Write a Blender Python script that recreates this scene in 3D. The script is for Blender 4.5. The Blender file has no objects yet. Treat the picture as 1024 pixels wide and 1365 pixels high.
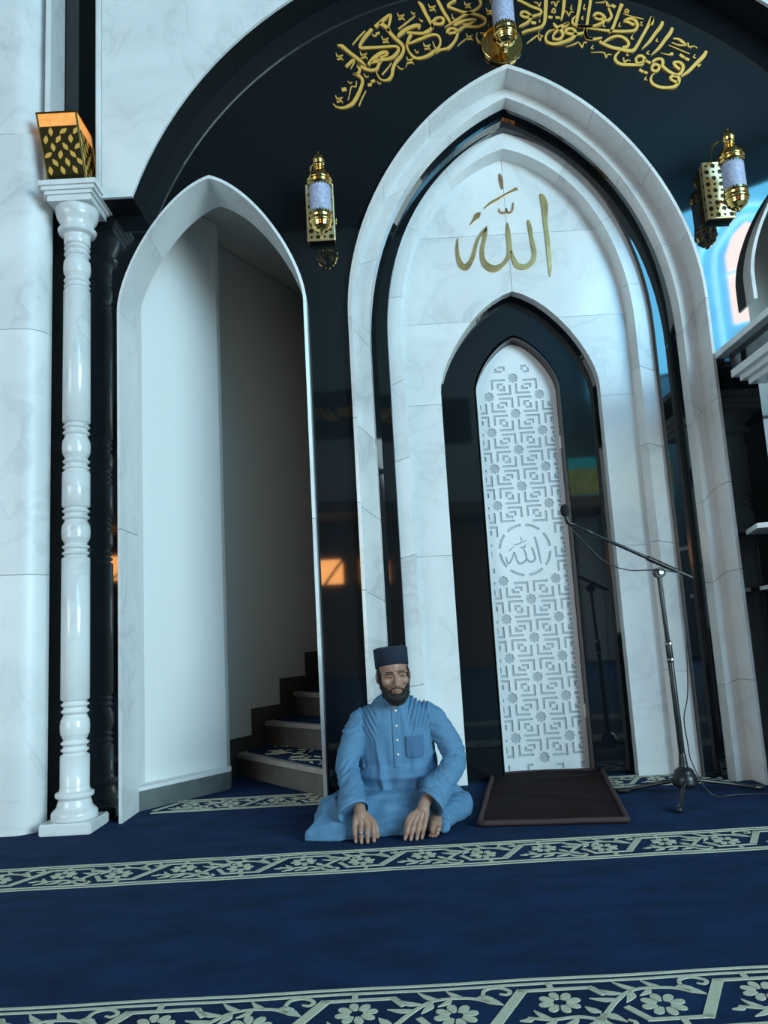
import bpy, bmesh, math, random
from mathutils import Vector, Matrix, noise, geometry
from math import sin, cos, pi, sqrt

SC = bpy.context.scene
COL = SC.collection
random.seed(7)

# ------------------------------------------------------------------ camera
FPX = 1050.0                      # focal length for a 1024 x 1365 frame
PITCH = math.atan(FPX / 6790.0)
ROLL = math.radians(3.2)
EYE = Vector((0.0, 0.0, 0.88))
fwd = Vector((0, cos(PITCH), sin(PITCH)))
rt0 = Vector((1, 0, 0))
up0 = Vector((0, -sin(PITCH), cos(PITCH)))
rt = rt0 * cos(ROLL) - up0 * sin(ROLL)
up = rt0 * sin(ROLL) + up0 * cos(ROLL)
cam_data = bpy.data.cameras.new('camera')
cam_data.sensor_fit = 'VERTICAL'
cam_data.sensor_height = 36.0
cam_data.lens = FPX / 1365.0 * 36.0
cam_data.clip_start = 0.05
cam = bpy.data.objects.new('camera', cam_data)
COL.objects.link(cam)
cam.matrix_world = Matrix((
    (rt.x, up.x, -fwd.x, EYE.x), (rt.y, up.y, -fwd.y, EYE.y),
    (rt.z, up.z, -fwd.z, EYE.z), (0, 0, 0, 1)))
SC.camera = cam

# ------------------------------------------------------------------ world, lights, exposure
world = bpy.data.worlds.new('world')
SC.world = world
world.use_nodes = True
world.node_tree.nodes['Background'].inputs[0].default_value = (0.55, 0.8, 1.0, 1)
world.node_tree.nodes['Background'].inputs[1].default_value = 0.4


def area_light(name, loc, target, sx, sy, watts, color):
    ld = bpy.data.lights.new(name, 'AREA')
    ld.shape = 'RECTANGLE'
    ld.size, ld.size_y = sx, sy
    ld.energy = watts
    ld.color = color
    o = bpy.data.objects.new(name, ld)
    COL.objects.link(o)
    o.location = loc
    dirv = Vector(target) - Vector(loc)
    o.rotation_euler = dirv.to_track_quat('-Z', 'Y').to_euler()
    return o


# daylight through tall right-hand windows; weaker fill light added at left
area_light('daylight_right_windows', (8.7, -3.0, 2.7), (-1.0, 2.5, 0.8), 9.0, 4.2, 1900, (0.69, 0.95, 1.0))
area_light('fill_light_left', (-8.7, -3.6, 2.7), (1.0, 3.0, 1.0), 9.0, 4.2, 640, (0.80, 0.94, 0.98))

vs = SC.view_settings
vs.view_transform = 'Standard'
vs.look = 'None'
vs.exposure = 0.16
vs.gamma = 1.0
vs.use_curve_mapping = False
SC.cycles.use_denoising = True
SC.cycles.max_bounces = 8
SC.cycles.diffuse_bounces = 4
SC.cycles.glossy_bounces = 4
SC.cycles.sample_clamp_indirect = 6.0


# ------------------------------------------------------------------ materials
def new_mat(name):
    m = bpy.data.materials.new(name)
    m.use_nodes = True
    return m, m.node_tree.nodes, m.node_tree.links, m.node_tree.nodes['Principled BSDF']


def simple(name, col, rough=0.5, metal=0.0, ior=None, emit=None, estr=0.0, bump=0.0, bscale=200.0, sheen=0.0, spec=None, var=0.0):
    m, N, L, B = new_mat(name)
    B.inputs['Base Color'].default_value = (*col, 1)
    B.inputs['Roughness'].default_value = rough
    B.inputs['Metallic'].default_value = metal
    if ior:
        B.inputs['IOR'].default_value = ior
    if spec is not None:
        B.inputs['Specular IOR Level'].default_value = spec
    if emit:
        B.inputs['Emission Color'].default_value = (*emit, 1)
        B.inputs['Emission Strength'].default_value = estr
    if sheen:
        B.inputs['Sheen Weight'].default_value = sheen
    if bump or var:
        g = N.new('ShaderNodeNewGeometry')
        n = N.new('ShaderNodeTexNoise')
        n.inputs['Scale'].default_value = bscale
        n.inputs['Detail'].default_value = 3
        L.new(g.outputs['Position'], n.inputs['Vector'])
        if bump:
            b = N.new('ShaderNodeBump')
            b.inputs['Strength'].default_value = bump
            b.inputs['Distance'].default_value = 0.004
            L.new(n.outputs['Fac'], b.inputs['Height'])
            L.new(b.outputs['Normal'], B.inputs['Normal'])
        if var:
            r = N.new('ShaderNodeValToRGB')
            r.color_ramp.elements[0].position = 0.3
            r.color_ramp.elements[1].position = 0.7
            r.color_ramp.elements[0].color = tuple(c * (1 - var) for c in col) + (1,)
            r.color_ramp.elements[1].color = tuple(min(1, c * (1 + var)) for c in col) + (1,)
            L.new(n.outputs['Fac'], r.inputs['Fac'])
            L.new(r.outputs['Color'], B.inputs['Base Color'])
    return m


def marble(name, light, dark, rough=0.16, vein=0.32):
    m, N, L, B = new_mat(name)
    g = N.new('ShaderNodeNewGeometry')
    oi = N.new('ShaderNodeObjectInfo')
    mul = N.new('ShaderNodeMath'); mul.operation = 'MULTIPLY'; mul.inputs[1].default_value = 7.0
    L.new(oi.outputs['Random'], mul.inputs[0])
    add = N.new('ShaderNodeVectorMath'); add.operation = 'ADD'
    L.new(g.outputs['Position'], add.inputs[0]); L.new(mul.outputs[0], add.inputs[1])
    n1 = N.new('ShaderNodeTexNoise'); n1.inputs['Scale'].default_value = 2.2
    n1.inputs['Detail'].default_value = 8; n1.inputs['Distortion'].default_value = 1.6
    L.new(add.outputs[0], n1.inputs['Vector'])
    sub = N.new('ShaderNodeMath'); sub.operation = 'SUBTRACT'; sub.inputs[1].default_value = 0.5
    L.new(n1.outputs['Fac'], sub.inputs[0])
    ab = N.new('ShaderNodeMath'); ab.operation = 'ABSOLUTE'
    L.new(sub.outputs[0], ab.inputs[0])
    r1 = N.new('ShaderNodeValToRGB')
    r1.color_ramp.elements[0].position = 0.0
    r1.color_ramp.elements[0].color = (1, 1, 1, 1)
    r1.color_ramp.elements[1].position = 0.05
    r1.color_ramp.elements[1].color = (0, 0, 0, 1)
    L.new(ab.outputs[0], r1.inputs['Fac'])
    n2 = N.new('ShaderNodeTexNoise'); n2.inputs['Scale'].default_value = 1.1
    n2.inputs['Detail'].default_value = 5; n2.inputs['Distortion'].default_value = 0.8
    L.new(add.outputs[0], n2.inputs['Vector'])
    r2 = N.new('ShaderNodeValToRGB')
    r2.color_ramp.elements[0].position = 0.38
    r2.color_ramp.elements[1].position = 0.62
    L.new(n2.outputs['Fac'], r2.inputs['Fac'])
    m1 = N.new('ShaderNodeMath'); m1.operation = 'MULTIPLY'
    L.new(r1.outputs['Color'], m1.inputs[0]); L.new(r2.outputs['Color'], m1.inputs[1])
    m2 = N.new('ShaderNodeMath'); m2.operation = 'MULTIPLY_ADD'
    m2.inputs[1].default_value = 0.36
    L.new(r2.outputs['Color'], m2.inputs[0])
    m3 = N.new('ShaderNodeMath'); m3.operation = 'MULTIPLY'; m3.inputs[1].default_value = vein
    L.new(m1.outputs[0], m3.inputs[0]); L.new(m3.outputs[0], m2.inputs[2])
    mx = N.new('ShaderNodeMix'); mx.data_type = 'RGBA'
    mx.inputs['A'].default_value = (*light, 1); mx.inputs['B'].default_value = (*dark, 1)
    L.new(m2.outputs[0], mx.inputs['Factor'])
    L.new(mx.outputs['Result'], B.inputs['Base Color'])
    B.inputs['Roughness'].default_value = rough
    return m


M = {}
M['marble'] = marble('white_marble', (0.80, 0.82, 0.82), (0.48, 0.50, 0.51))
M['marble_satin'] = marble('satin_white_marble', (0.80, 0.82, 0.82), (0.48, 0.50, 0.51), rough=0.4)
M['marble_warm'] = marble('white_marble_frame', (0.78, 0.78, 0.77), (0.45, 0.45, 0.45))
M['granite'] = simple('black_granite', (0.006, 0.009, 0.011), 0.035, ior=1.75)
M['granite_matt'] = simple('honed_black_granite', (0.006, 0.009, 0.011), 0.6, spec=0.25)
M['gold'] = simple('polished_gold', (0.95, 0.62, 0.20), 0.12, 1.0)
M['gold_matt'] = simple('gold_lettering', (0.92, 0.53, 0.11), 0.42, 0.35)
M['gold_word'] = simple('gold_word_sheet', (0.95, 0.48, 0.19), 0.28, 0.9, var=0.3, bscale=7)
M['gold_plate'] = simple('satin_gold_plate', (0.86, 0.70, 0.38), 0.30, 0.75)
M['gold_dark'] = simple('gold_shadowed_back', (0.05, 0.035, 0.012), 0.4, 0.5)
M['frost'] = simple('etched_glass', (0.42, 0.46, 0.62), 0.35, bump=0.2, bscale=60, var=0.25)
M['amber_glow'] = simple('amber_reflection_glow', (0.6, 0.25, 0.06), 0.3, emit=(1.0, 0.42, 0.12), estr=0.55, bscale=30, var=0.3)  # orange glow put in for the warm reflection on the gold band
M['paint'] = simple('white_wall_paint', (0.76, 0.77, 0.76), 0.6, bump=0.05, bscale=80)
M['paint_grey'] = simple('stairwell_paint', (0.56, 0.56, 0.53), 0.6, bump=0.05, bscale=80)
M['skirt'] = simple('grey_skirting_stone', (0.13, 0.15, 0.15), 0.4, var=0.25, bscale=8)
M['step'] = simple('grey_step_stone', (0.14, 0.13, 0.115), 0.45, var=0.2, bscale=12)
M['nosing'] = simple('pale_nosing_stone', (0.36, 0.34, 0.31), 0.4, var=0.15, bscale=10)
M['lattice'] = simple('white_lattice_board', (0.84, 0.86, 0.87), 0.45)
M['lattice_back'] = simple('lattice_backing', (0.46, 0.50, 0.53), 0.6)
M['brownframe'] = simple('dark_brown_frame', (0.045, 0.032, 0.03), 0.25)
M['black_metal'] = simple('black_powder_coat', (0.012, 0.014, 0.016), 0.32)
M['steel'] = simple('bright_steel', (0.55, 0.56, 0.58), 0.25, 1.0)
M['cream'] = simple('cream_pile', (0.54, 0.55, 0.42), 0.95, bump=0.6, bscale=350, var=0.18)
M['rug'] = simple('dark_brown_velvet', (0.016, 0.0065, 0.0065), 0.9, bump=0.4, bscale=120, sheen=0.0, var=0.5, spec=0.15)
M['piping'] = simple('brown_rug_edge', (0.045, 0.024, 0.028), 0.8)
M['skin'] = simple('skin', (0.36, 0.205, 0.145), 0.5, bump=0.05, bscale=300, var=0.08)
M['lips'] = simple('lips', (0.26, 0.13, 0.105), 0.5)
M['hair'] = simple('black_beard', (0.010, 0.008, 0.008), 0.7, bump=0.8, bscale=260)
M['brow'] = simple('dark_brow', (0.030, 0.020, 0.016), 0.7)
M['eye'] = simple('eye_white', (0.55, 0.52, 0.50), 0.25)
M['iris'] = simple('dark_iris', (0.015, 0.010, 0.008), 0.15)
M['cap'] = simple('navy_felt_cap', (0.006, 0.015, 0.034), 0.85, bump=0.2, bscale=300)
M['robe'] = simple('blue_cotton', (0.088, 0.212, 0.355), 0.8, bump=0.12, bscale=400)
M['trousers'] = simple('blue_cotton_trousers', (0.082, 0.20, 0.34), 0.8, bump=0.12, bscale=400)
M['pocket'] = simple('blue_cotton_pocket', (0.055, 0.138, 0.262), 0.8)
M['button'] = simple('pearl_button', (0.72, 0.74, 0.74), 0.25)
M['hallwall'] = simple('hall_wall', (0.36, 0.38, 0.39), 0.6)
M['hallwood'] = simple('hall_brown_wall', (0.10, 0.055, 0.04), 0.5)
M['ceiling'] = simple('hall_ceiling', (0.045, 0.048, 0.050), 0.7)
M['warmglass'] = simple('warm_lit_glass', (0.9, 0.5, 0.2), 0.3, emit=(1.0, 0.42, 0.12), estr=11.0)
M['blueglow'] = simple('blue_wall_glow', (0.2, 0.5, 0.8), 0.3, emit=(0.13, 0.56, 0.92), estr=10.0, bscale=1.3, var=0.6)
M['paleglass'] = simple('pale_daylit_glass', (0.8, 0.7, 0.7), 0.3, emit=(1.0, 0.76, 0.70), estr=13.0)
M['tealglow'] = simple('teal_band', (0.02, 0.18, 0.2), 0.4, emit=(0.03, 0.42, 0.45), estr=1.4)
M['oliveglow'] = simple('olive_band', (0.2, 0.22, 0.06), 0.4, emit=(0.28, 0.34, 0.12), estr=1.0, bscale=6, var=0.7)
M['daypane'] = simple('day_window_pane', (0.6, 0.8, 0.9), 0.2, emit=(0.5, 0.84, 1.0), estr=3.0)


def carpet_mat():
    m, N, L, B = new_mat('navy_carpet')
    g = N.new('ShaderNodeNewGeometry')
    n = N.new('ShaderNodeTexNoise'); n.inputs['Scale'].default_value = 5.5
    n.inputs['Detail'].default_value = 5; n.inputs['Roughness'].default_value = 0.62
    mp = N.new('ShaderNodeMapping'); mp.inputs['Scale'].default_value = (0.7, 1.3, 1)
    L.new(g.outputs['Position'], mp.inputs['Vector']); L.new(mp.outputs[0], n.inputs['Vector'])
    r = N.new('ShaderNodeValToRGB')
    r.color_ramp.elements[0].position = 0.32; r.color_ramp.elements[0].color = (0.0024, 0.0085, 0.035, 1)
    r.color_ramp.elements[1].position = 0.62; r.color_ramp.elements[1].color = (0.0060, 0.0235, 0.078, 1)
    L.new(n.outputs['Fac'], r.inputs['Fac']); L.new(r.outputs['Color'], B.inputs['Base Color'])
    B.inputs['Roughness'].default_value = 0.95
    B.inputs['Specular IOR Level'].default_value = 0.1
    B.inputs['Sheen Weight'].default_value = 0.03
    B.inputs['Sheen Tint'].default_value = (0.3, 0.6, 1, 1)
    n2 = N.new('ShaderNodeTexNoise'); n2.inputs['Scale'].default_value = 420
    L.new(g.outputs['Position'], n2.inputs['Vector'])
    b = N.new('ShaderNodeBump'); b.inputs['Strength'].default_value = 0.5; b.inputs['Distance'].default_value = 0.004
    L.new(n2.outputs['Fac'], b.inputs['Height']); L.new(b.outputs['Normal'], B.inputs['Normal'])
    return m


M['carpet'] = carpet_mat()


# ------------------------------------------------------------------ helpers
def link_mesh(name, me, mat, parent=None, smooth=False):
    o = bpy.data.objects.new(name, me)
    COL.objects.link(o)
    if mat is not None and not me.materials:
        me.materials.append(mat)
    if smooth:
        for p in me.polygons:
            p.use_smooth = True
    if parent is not None:
        o.parent = parent
        base = Vector((0, 0, 0))
        q = parent
        while q is not None:
            base += q.location
            q = q.parent
        o.location = -base
    return o


def bm_obj(name, bm, mat, parent=None, smooth=False, norm=True):
    if norm:
        bmesh.ops.recalc_face_normals(bm, faces=bm.faces[:])
    me = bpy.data.meshes.new(name)
    bm.to_mesh(me)
    bm.free()
    return link_mesh(name, me, mat, parent, smooth)


def thing(name, loc, label, cat, group=None):
    o = bpy.data.objects.new(name, None)
    COL.objects.link(o)
    o.location = loc
    o.empty_display_size = 0.1
    o['label'] = label
    o['category'] = cat
    if group:
        o['group'] = group
    return o


def tag(o, label, cat, group=None):
    o['label'] = label
    o['category'] = cat
    if group:
        o['group'] = group
    return o


def struct(o):
    o['kind'] = 'structure'
    return o


def struct_empty(name, loc=(0, 0, 0)):
    o = bpy.data.objects.new(name, None)
    COL.objects.link(o)
    o.location = loc
    o['kind'] = 'structure'
    return o


def add_box(bm, x0, x1, y0, y1, z0, z1):
    v = [bm.verts.new(p) for p in ((x0, y0, z0), (x1, y0, z0), (x1, y1, z0), (x0, y1, z0),
                                   (x0, y0, z1), (x1, y0, z1), (x1, y1, z1), (x0, y1, z1))]
    for f in ((0, 1, 2, 3), (4, 7, 6, 5), (0, 4, 5, 1), (1, 5, 6, 2), (2, 6, 7, 3), (3, 7, 4, 0)):
        bm.faces.new([v[i] for i in f])
    return v


def box_obj(name, x0, x1, y0, y1, z0, z1, mat, parent=None, bevel=0.0):
    bm = bmesh.new()
    add_box(bm, x0, x1, y0, y1, z0, z1)
    if bevel:
        bmesh.ops.bevel(bm, geom=bm.edges[:], offset=bevel, segments=2, affect='EDGES')
    return bm_obj(name, bm, mat, parent)


def add_prism(bm, poly, z0, z1):
    a = [bm.verts.new((x, y, z0)) for x, y in poly]
    b = [bm.verts.new((x, y, z1)) for x, y in poly]
    n = len(poly)
    bm.faces.new(a[::-1]); bm.faces.new(b)
    for i in range(n):
        bm.faces.new((a[i], a[(i + 1) % n], b[(i + 1) % n], b[i]))


def add_prism_y(bm, poly, y0, y1):
    """poly in (x, z), extruded along y"""
    a = [bm.verts.new((x, y0, z)) for x, z in poly]
    b = [bm.verts.new((x, y1, z)) for x, z in poly]
    n = len(poly)
    bm.faces.new(a); bm.faces.new(b[::-1])
    for i in range(n):
        bm.faces.new((a[i], a[(i + 1) % n], b[(i + 1) % n], b[i]))


def add_lathe(bm, prof, cx, cy, seg=24, closed=True):
    """prof: list of (r, z) bottom to top, revolved about the vertical through cx, cy"""
    rings = []
    for r, z in prof:
        rings.append([bm.verts.new((cx + r * cos(2 * pi * k / seg), cy + r * sin(2 * pi * k / seg), z)) for k in range(seg)])
    for a, b in zip(rings, rings[1:]):
        for k in range(seg):
            bm.faces.new((a[k], a[(k + 1) % seg], b[(k + 1) % seg], b[k]))
    if closed:
        bm.faces.new(rings[0][::-1]); bm.faces.new(rings[-1])


def catmull(pts, n):
    P = [Vector(p) for p in pts]
    P = [P[0] * 2 - P[1]] + P + [P[-1] * 2 - P[-2]]
    out = []
    for i in range(1, len(P) - 2):
        for k in range(n):
            t = k / n
            p0, p1, p2, p3 = P[i - 1], P[i], P[i + 1], P[i + 2]
            out.append(0.5 * ((2 * p1) + (p2 - p0) * t + (2 * p0 - 5 * p1 + 4 * p2 - p3) * t * t + (3 * p1 - p0 - 3 * p2 + p3) * t ** 3))
    out.append(P[-2])
    return out


def add_tube(bm, pts, seg=12, smooth=1, flat=None, cap_round=True):
    """pts: (x, y, z, r); flat=(axis vector, factor) squashes the cross-section along axis"""
    Q = catmull([p if len(p) == 4 else (*p, 0.01) for p in pts], smooth) if smooth > 1 else [Vector(p) for p in pts]
    C = [Vector(q[:3]) for q in Q]
    R = [max(1e-4, q[3]) for q in Q]
    rings = []
    ref = None
    def ring(c, t, r):
        nonlocal ref
        if ref is None:
            ref = Vector((0, 0, 1)) if abs(t.z) < 0.9 else Vector((1, 0, 0))
        u = (ref - t * ref.dot(t)).normalized()
        ref = u
        v = t.cross(u)
        out = []
        for k in range(seg):
            d = u * cos(2 * pi * k / seg) * r + v * sin(2 * pi * k / seg) * r
            if flat:
                d -= flat[0] * d.dot(flat[0]) * (1 - flat[1])
            out.append(bm.verts.new(c + d))
        return out
    for i, c in enumerate(C):
        t = (C[min(i + 1, len(C) - 1)] - C[max(i - 1, 0)]).normalized()
        if i == 0 and cap_round:
            for f, g in ((0.85, 0.5), (0.5, 0.87)):
                rings.append(ring(c - t * R[0] * f, t, R[0] * g))
        rings.append(ring(c, t, R[i]))
        if i == len(C) - 1 and cap_round:
            for f, g in ((0.5, 0.87), (0.85, 0.5)):
                rings.append(ring(c + t * R[-1] * f, t, R[-1] * g))
    for a, b in zip(rings, rings[1:]):
        for k in range(seg):
            bm.faces.new((a[k], a[(k + 1) % seg], b[(k + 1) % seg], b[k]))
    bm.faces.new(rings[0][::-1]); bm.faces.new(rings[-1])


def add_ellipsoid(bm, c, r, rot=None, seg=20, rings=12):
    mat = Matrix.Translation(c) @ (rot.to_4x4() if rot else Matrix.Identity(4)) @ Matrix.Diagonal((*r, 1))
    bmesh.ops.create_uvsphere(bm, u_segments=seg, v_segments=rings, radius=1.0, matrix=mat)


def remesh(bm, voxel, smooth_it=4, factor=0.5):
    bmesh.ops.recalc_face_normals(bm, faces=bm.faces[:])
    me = bpy.data.meshes.new('tmp')
    bm.to_mesh(me); bm.free()
    o = bpy.data.objects.new('tmp', me)
    COL.objects.link(o)
    md = o.modifiers.new('r', 'REMESH'); md.mode = 'VOXEL'; md.voxel_size = voxel; md.use_smooth_shade = True
    if smooth_it:
        s = o.modifiers.new('s', 'SMOOTH'); s.iterations = smooth_it; s.factor = factor
    dg = bpy.context.evaluated_depsgraph_get()
    out = bpy.data.meshes.new_from_object(o.evaluated_get(dg))
    bpy.data.objects.remove(o)
    bpy.data.meshes.remove(me)
    return out


def displace(me, fn):
    nrm = [v.normal.copy() for v in me.vertices]
    for v, n in zip(me.vertices, nrm):
        d = fn(v.co, n)
        if isinstance(d, Vector):
            v.co = v.co + d
        elif d:
            v.co = v.co + n * d
    me.update()


def fill_mesh(outlines, y0, y1):
    """outlines in (x, z); even-odd fill with holes, extruded from y0 to y1"""
    cu = bpy.data.curves.new('tmp', 'CURVE')
    cu.dimensions = '2D'
    cu.fill_mode = 'BOTH'
    cu.extrude = (y1 - y0) / 2
    for pl in outlines:
        sp = cu.splines.new('POLY')
        sp.points.add(len(pl) - 1)
        for p, (x, z) in zip(sp.points, pl):
            p.co = (x, z, 0, 1)
        sp.use_cyclic_u = True
    o = bpy.data.objects.new('tmp', cu)
    COL.objects.link(o)
    dg = bpy.context.evaluated_depsgraph_get()
    me = bpy.data.meshes.new_from_object(o.evaluated_get(dg))
    bpy.data.objects.remove(o)
    bpy.data.curves.remove(cu)
    ym = (y0 + y1) / 2
    for v in me.vertices:
        x, z, e = v.co
        v.co = (x, ym + e, z)
    bm = bmesh.new()
    bm.from_mesh(me)
    bmesh.ops.remove_doubles(bm, verts=bm.verts[:], dist=1e-5)
    bmesh.ops.recalc_face_normals(bm, faces=bm.faces[:])
    for f in bm.faces:
        f.smooth = False
    bm.to_mesh(me); bm.free()
    me.materials.clear()
    return me


def pierced_sheet(outlines, y0, y1):
    """like fill_mesh, by constrained triangulation: safe for a few hundred openings"""
    co, ed = [], []
    for pl in outlines:
        b = len(co)
        co += [Vector(p) for p in pl]
        ed += [(b + i, b + (i + 1) % len(pl)) for i in range(len(pl))]
    V, E, F = geometry.delaunay_2d_cdt(co, ed, [], 0, 1e-6)[:3]
    boxes = [(min(p[0] for p in pl), max(p[0] for p in pl), min(p[1] for p in pl), max(p[1] for p in pl), pl) for pl in outlines]

    def odd(x, y):
        c = 0
        for x0, x1, y0_, y1_, pl in boxes:
            if x0 <= x <= x1 and y0_ <= y <= y1_:
                ins = False
                for (ax, ay), (bx, by) in zip(pl, pl[1:] + pl[:1]):
                    if (ay > y) != (by > y) and x < ax + (y - ay) * (bx - ax) / (by - ay):
                        ins = not ins
                c += ins
        return c == 1
    F = [f for f in F if odd(sum(V[i].x for i in f) / len(f), sum(V[i].y for i in f) / len(f))]
    bm = bmesh.new()
    vv = [bm.verts.new((v.x, y0, v.y)) for v in V]
    for f in F:
        bm.faces.new([vv[i] for i in f])
    ret = bmesh.ops.extrude_face_region(bm, geom=bm.faces[:])
    for g in ret['geom']:
        if isinstance(g, bmesh.types.BMVert):
            g.co.y = y1
    loose = [v for v in bm.verts if not v.link_faces]
    bmesh.ops.delete(bm, geom=loose, context='VERTS')
    bmesh.ops.recalc_face_normals(bm, faces=bm.faces[:])
    me = bpy.data.meshes.new('pierced_sheet')
    bm.to_mesh(me); bm.free()
    return me


def add_ribbon(bm, pts, to3, depth, n=5):
    """pts (a, b, width) in a plane; to3(a, b, d) -> point at height d above it"""
    Q = catmull(pts, n)
    L, R = [], []
    for i, q in enumerate(Q):
        t = Vector((Q[min(i + 1, len(Q) - 1)][:2])) - Vector((Q[max(i - 1, 0)][:2]))
        if t.length < 1e-7:
            t = Vector((1, 0))
        t.normalize()
        nx, ny = -t.y, t.x
        w = max(0.0006, q[2] / 2)
        L.append((q[0] + nx * w, q[1] + ny * w)); R.append((q[0] - nx * w, q[1] - ny * w))
    vs_ = []
    for l, r in zip(L, R):
        vs_.append([bm.verts.new(to3(*l, depth)), bm.verts.new(to3(*r, depth)), bm.verts.new(to3(*r, 0)), bm.verts.new(to3(*l, 0))])
    for a, b in zip(vs_, vs_[1:]):
        for k in range(4):
            bm.faces.new((a[k], a[(k + 1) % 4], b[(k + 1) % 4], b[k]))
    bm.faces.new(vs_[0][::-1]); bm.faces.new(vs_[-1])


# ------------------------------------------------------------------ pointed arch outlines
SHAPE_A = (1.5, 0.4, 0.6, 0.15)
SHAPE_B = (1.7, 0.6, 0.4, 0.10)
SHAPE_C = (1.7, 0.5, 0.6, 0.10)
SHAPE_D = (1.3, 0.3, 0.5, 0.10)
SHAPE_E = (1.5, 0.3, 0.5, 0.10)


class Arch:
    """half outline: s in [0,1] up the jamb, [1,2] along the curve to the apex"""
    def __init__(self, w, za, shape, xc):
        r, a, b, c = shape
        self.w, self.za, self.xc = w, za, xc
        self.zs = za - r * w
        H = za - self.zs
        self.P = [Vector((w, self.zs)), Vector((w, self.zs + a * H)), Vector((b * w, za - c * H)), Vector((0, za))]

    def half(self, s):
        if s <= 1:
            return (self.w, self.zs * s)
        t = s - 1
        P = self.P
        q = P[0] * (1 - t) ** 3 + P[1] * 3 * (1 - t) ** 2 * t + P[2] * 3 * (1 - t) * t * t + P[3] * t ** 3
        return (q.x, q.y)

    def pt(self, s, side):
        h, z = self.half(s)
        return (self.xc + side * h, z)

    def outline(self, nc=22):
        ss = [0, 1] + [1 + k / nc for k in range(1, nc + 1)]
        left = [self.pt(s, -1) for s in ss]
        right = [self.pt(s, 1) for s in ss[:-1]][::-1]
        return left + right

    def h_at(self, z):
        if z <= self.zs:
            return self.w
        if z >= self.za:
            return 0.0
        lo, hi = 1.0, 2.0
        for _ in range(40):
            m = (lo + hi) / 2
            if self.half(m)[1] < z:
                lo = m
            else:
                hi = m
        return self.half(lo)[0]


def arch_block(bm, prof, s0, s1, side, n):
    """prof: list of (Arch, y) closed profile; swept from s0 to s1"""
    rings = []
    for k in range(n + 1):
        s = s0 + (s1 - s0) * k / n
        ring = []
        for A, y in prof:
            x, z = A.pt(s, side)
            ring.append(bm.verts.new((x, y, z)))
        rings.append(ring)
    m = len(prof)
    for a, b in zip(rings, rings[1:]):
        for k in range(m):
            bm.faces.new((a[k], a[(k + 1) % m], b[(k + 1) % m], b[k]))
    bm.faces.new(rings[0][::-1]); bm.faces.new(rings[-1])


def arch_blocks(name, prof, joints, mat, parent, gap=0.0006):
    for side in (-1, 1):
        for s0, s1 in zip(joints, joints[1:]):
            bm = bmesh.new()
            e0 = gap if s0 > 0 else 0
            e1 = gap if s1 < 2 else 0
            n = 1 if s1 <= 1 else max(2, int((s1 - s0) * 26))
            if s0 < 1 < s1:
                n = 12
            arch_block(bm, prof, s0 + e0, s1 - e1, side, n)
            bm_obj(name, bm, mat, parent)


def arch_band(name, prof, mat, parent):
    """one continuous band made of both sides"""
    bm = bmesh.new()
    for side in (-1, 1):
        arch_block(bm, prof, 0, 1, side, 1)
        arch_block(bm, prof, 1, 2, side, 28)
    bmesh.ops.remove_doubles(bm, verts=bm.verts[:], dist=1e-5)
    return bm_obj(name, bm, mat, parent)


WALL = 4.30          # face of the black granite wall
XC = 0.885           # axis of the mihrab
NXC = -0.905         # axis of the stair niche
RXC = 2 * XC - NXC   # axis of its mirror twin on the right

# ------------------------------------------------------------------ room shell
fl = box_obj('floor', -9.2, 9.2, -9.2, 7.6, -0.1, 0.0, M['carpet'])
struct(fl)
struct(box_obj('ceiling', -9.2, 9.2, -9.2, 4.6, 10.5, 10.7, M['ceiling']))
struct(box_obj('wall_left', -9.2, -9.0, -9.2, 4.6, 0, 10.5, M['hallwall']))
struct(box_obj('wall_right', 9.0, 9.2, -9.2, 4.6, 0, 10.5, M['hallwall']))
struct(box_obj('wall_back', -9.2, 9.2, -9.2, -9.0, 0, 10.5, M['hallwall']))
struct(box_obj('wall_front_upper', -9.2, 9.2, 4.3, 4.5, 5.6, 10.5, M['hallwall']))
struct(box_obj('wall_front_far_left', -9.0, -3.4, 4.3, 4.5, 0, 5.6, M['marble']))
struct(box_obj('wall_front_far_right', 4.4, 9.0, 4.3, 4.5, 0, 5.6, M['marble']))

A1 = Arch(1.028, 4.211, SHAPE_A, XC)        # mihrab, outer lip
N1 = Arch(0.535, 3.558, SHAPE_E, NXC)       # stair niche, outer edge
R1 = Arch(0.535, 3.558, SHAPE_E, RXC)
A1w = Arch(1.015, 4.19, SHAPE_A, XC)
N1w = Arch(0.525, 3.545, SHAPE_E, NXC)
R1w = Arch(0.525, 3.545, SHAPE_E, RXC)


def wall_outline():
    o = [(-3.4, 0)]
    for A in (N1w, A1w, R1w):
        ol = A.outline()
        o += ol
    o += [(4.4, 0), (4.4, 5.6), (-3.4, 5.6)]
    return o


me = fill_mesh([wall_outline()], WALL, WALL + 0.2)
struct(link_mesh('wall_front', me, M['granite']))

# white marble spandrel in front of it, cut by the big round arch
SPY = 4.10
big_c, big_r = (0.87, 2.632), 2.317
spo = [(-1.487, 3.39)]
a0 = math.asin((3.39 - big_c[1]) / big_r)
for k in range(49):
    a = (pi - a0) - (pi - 2 * a0) * k / 48
    spo.append((big_c[0] + big_r * cos(a), big_c[1] + big_r * sin(a)))
spo += [(3.23, 3.39), (3.23, 5.6), (-1.487, 5.6)]
me = fill_mesh([spo], SPY, SPY + 0.02)
struct(link_mesh('wall_spandrel', me, M['marble']))
me = fill_mesh([spo], SPY + 0.021, WALL - 0.002)
struct(link_mesh('wall_arch_reveal', me, M['granite_matt']))
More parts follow.
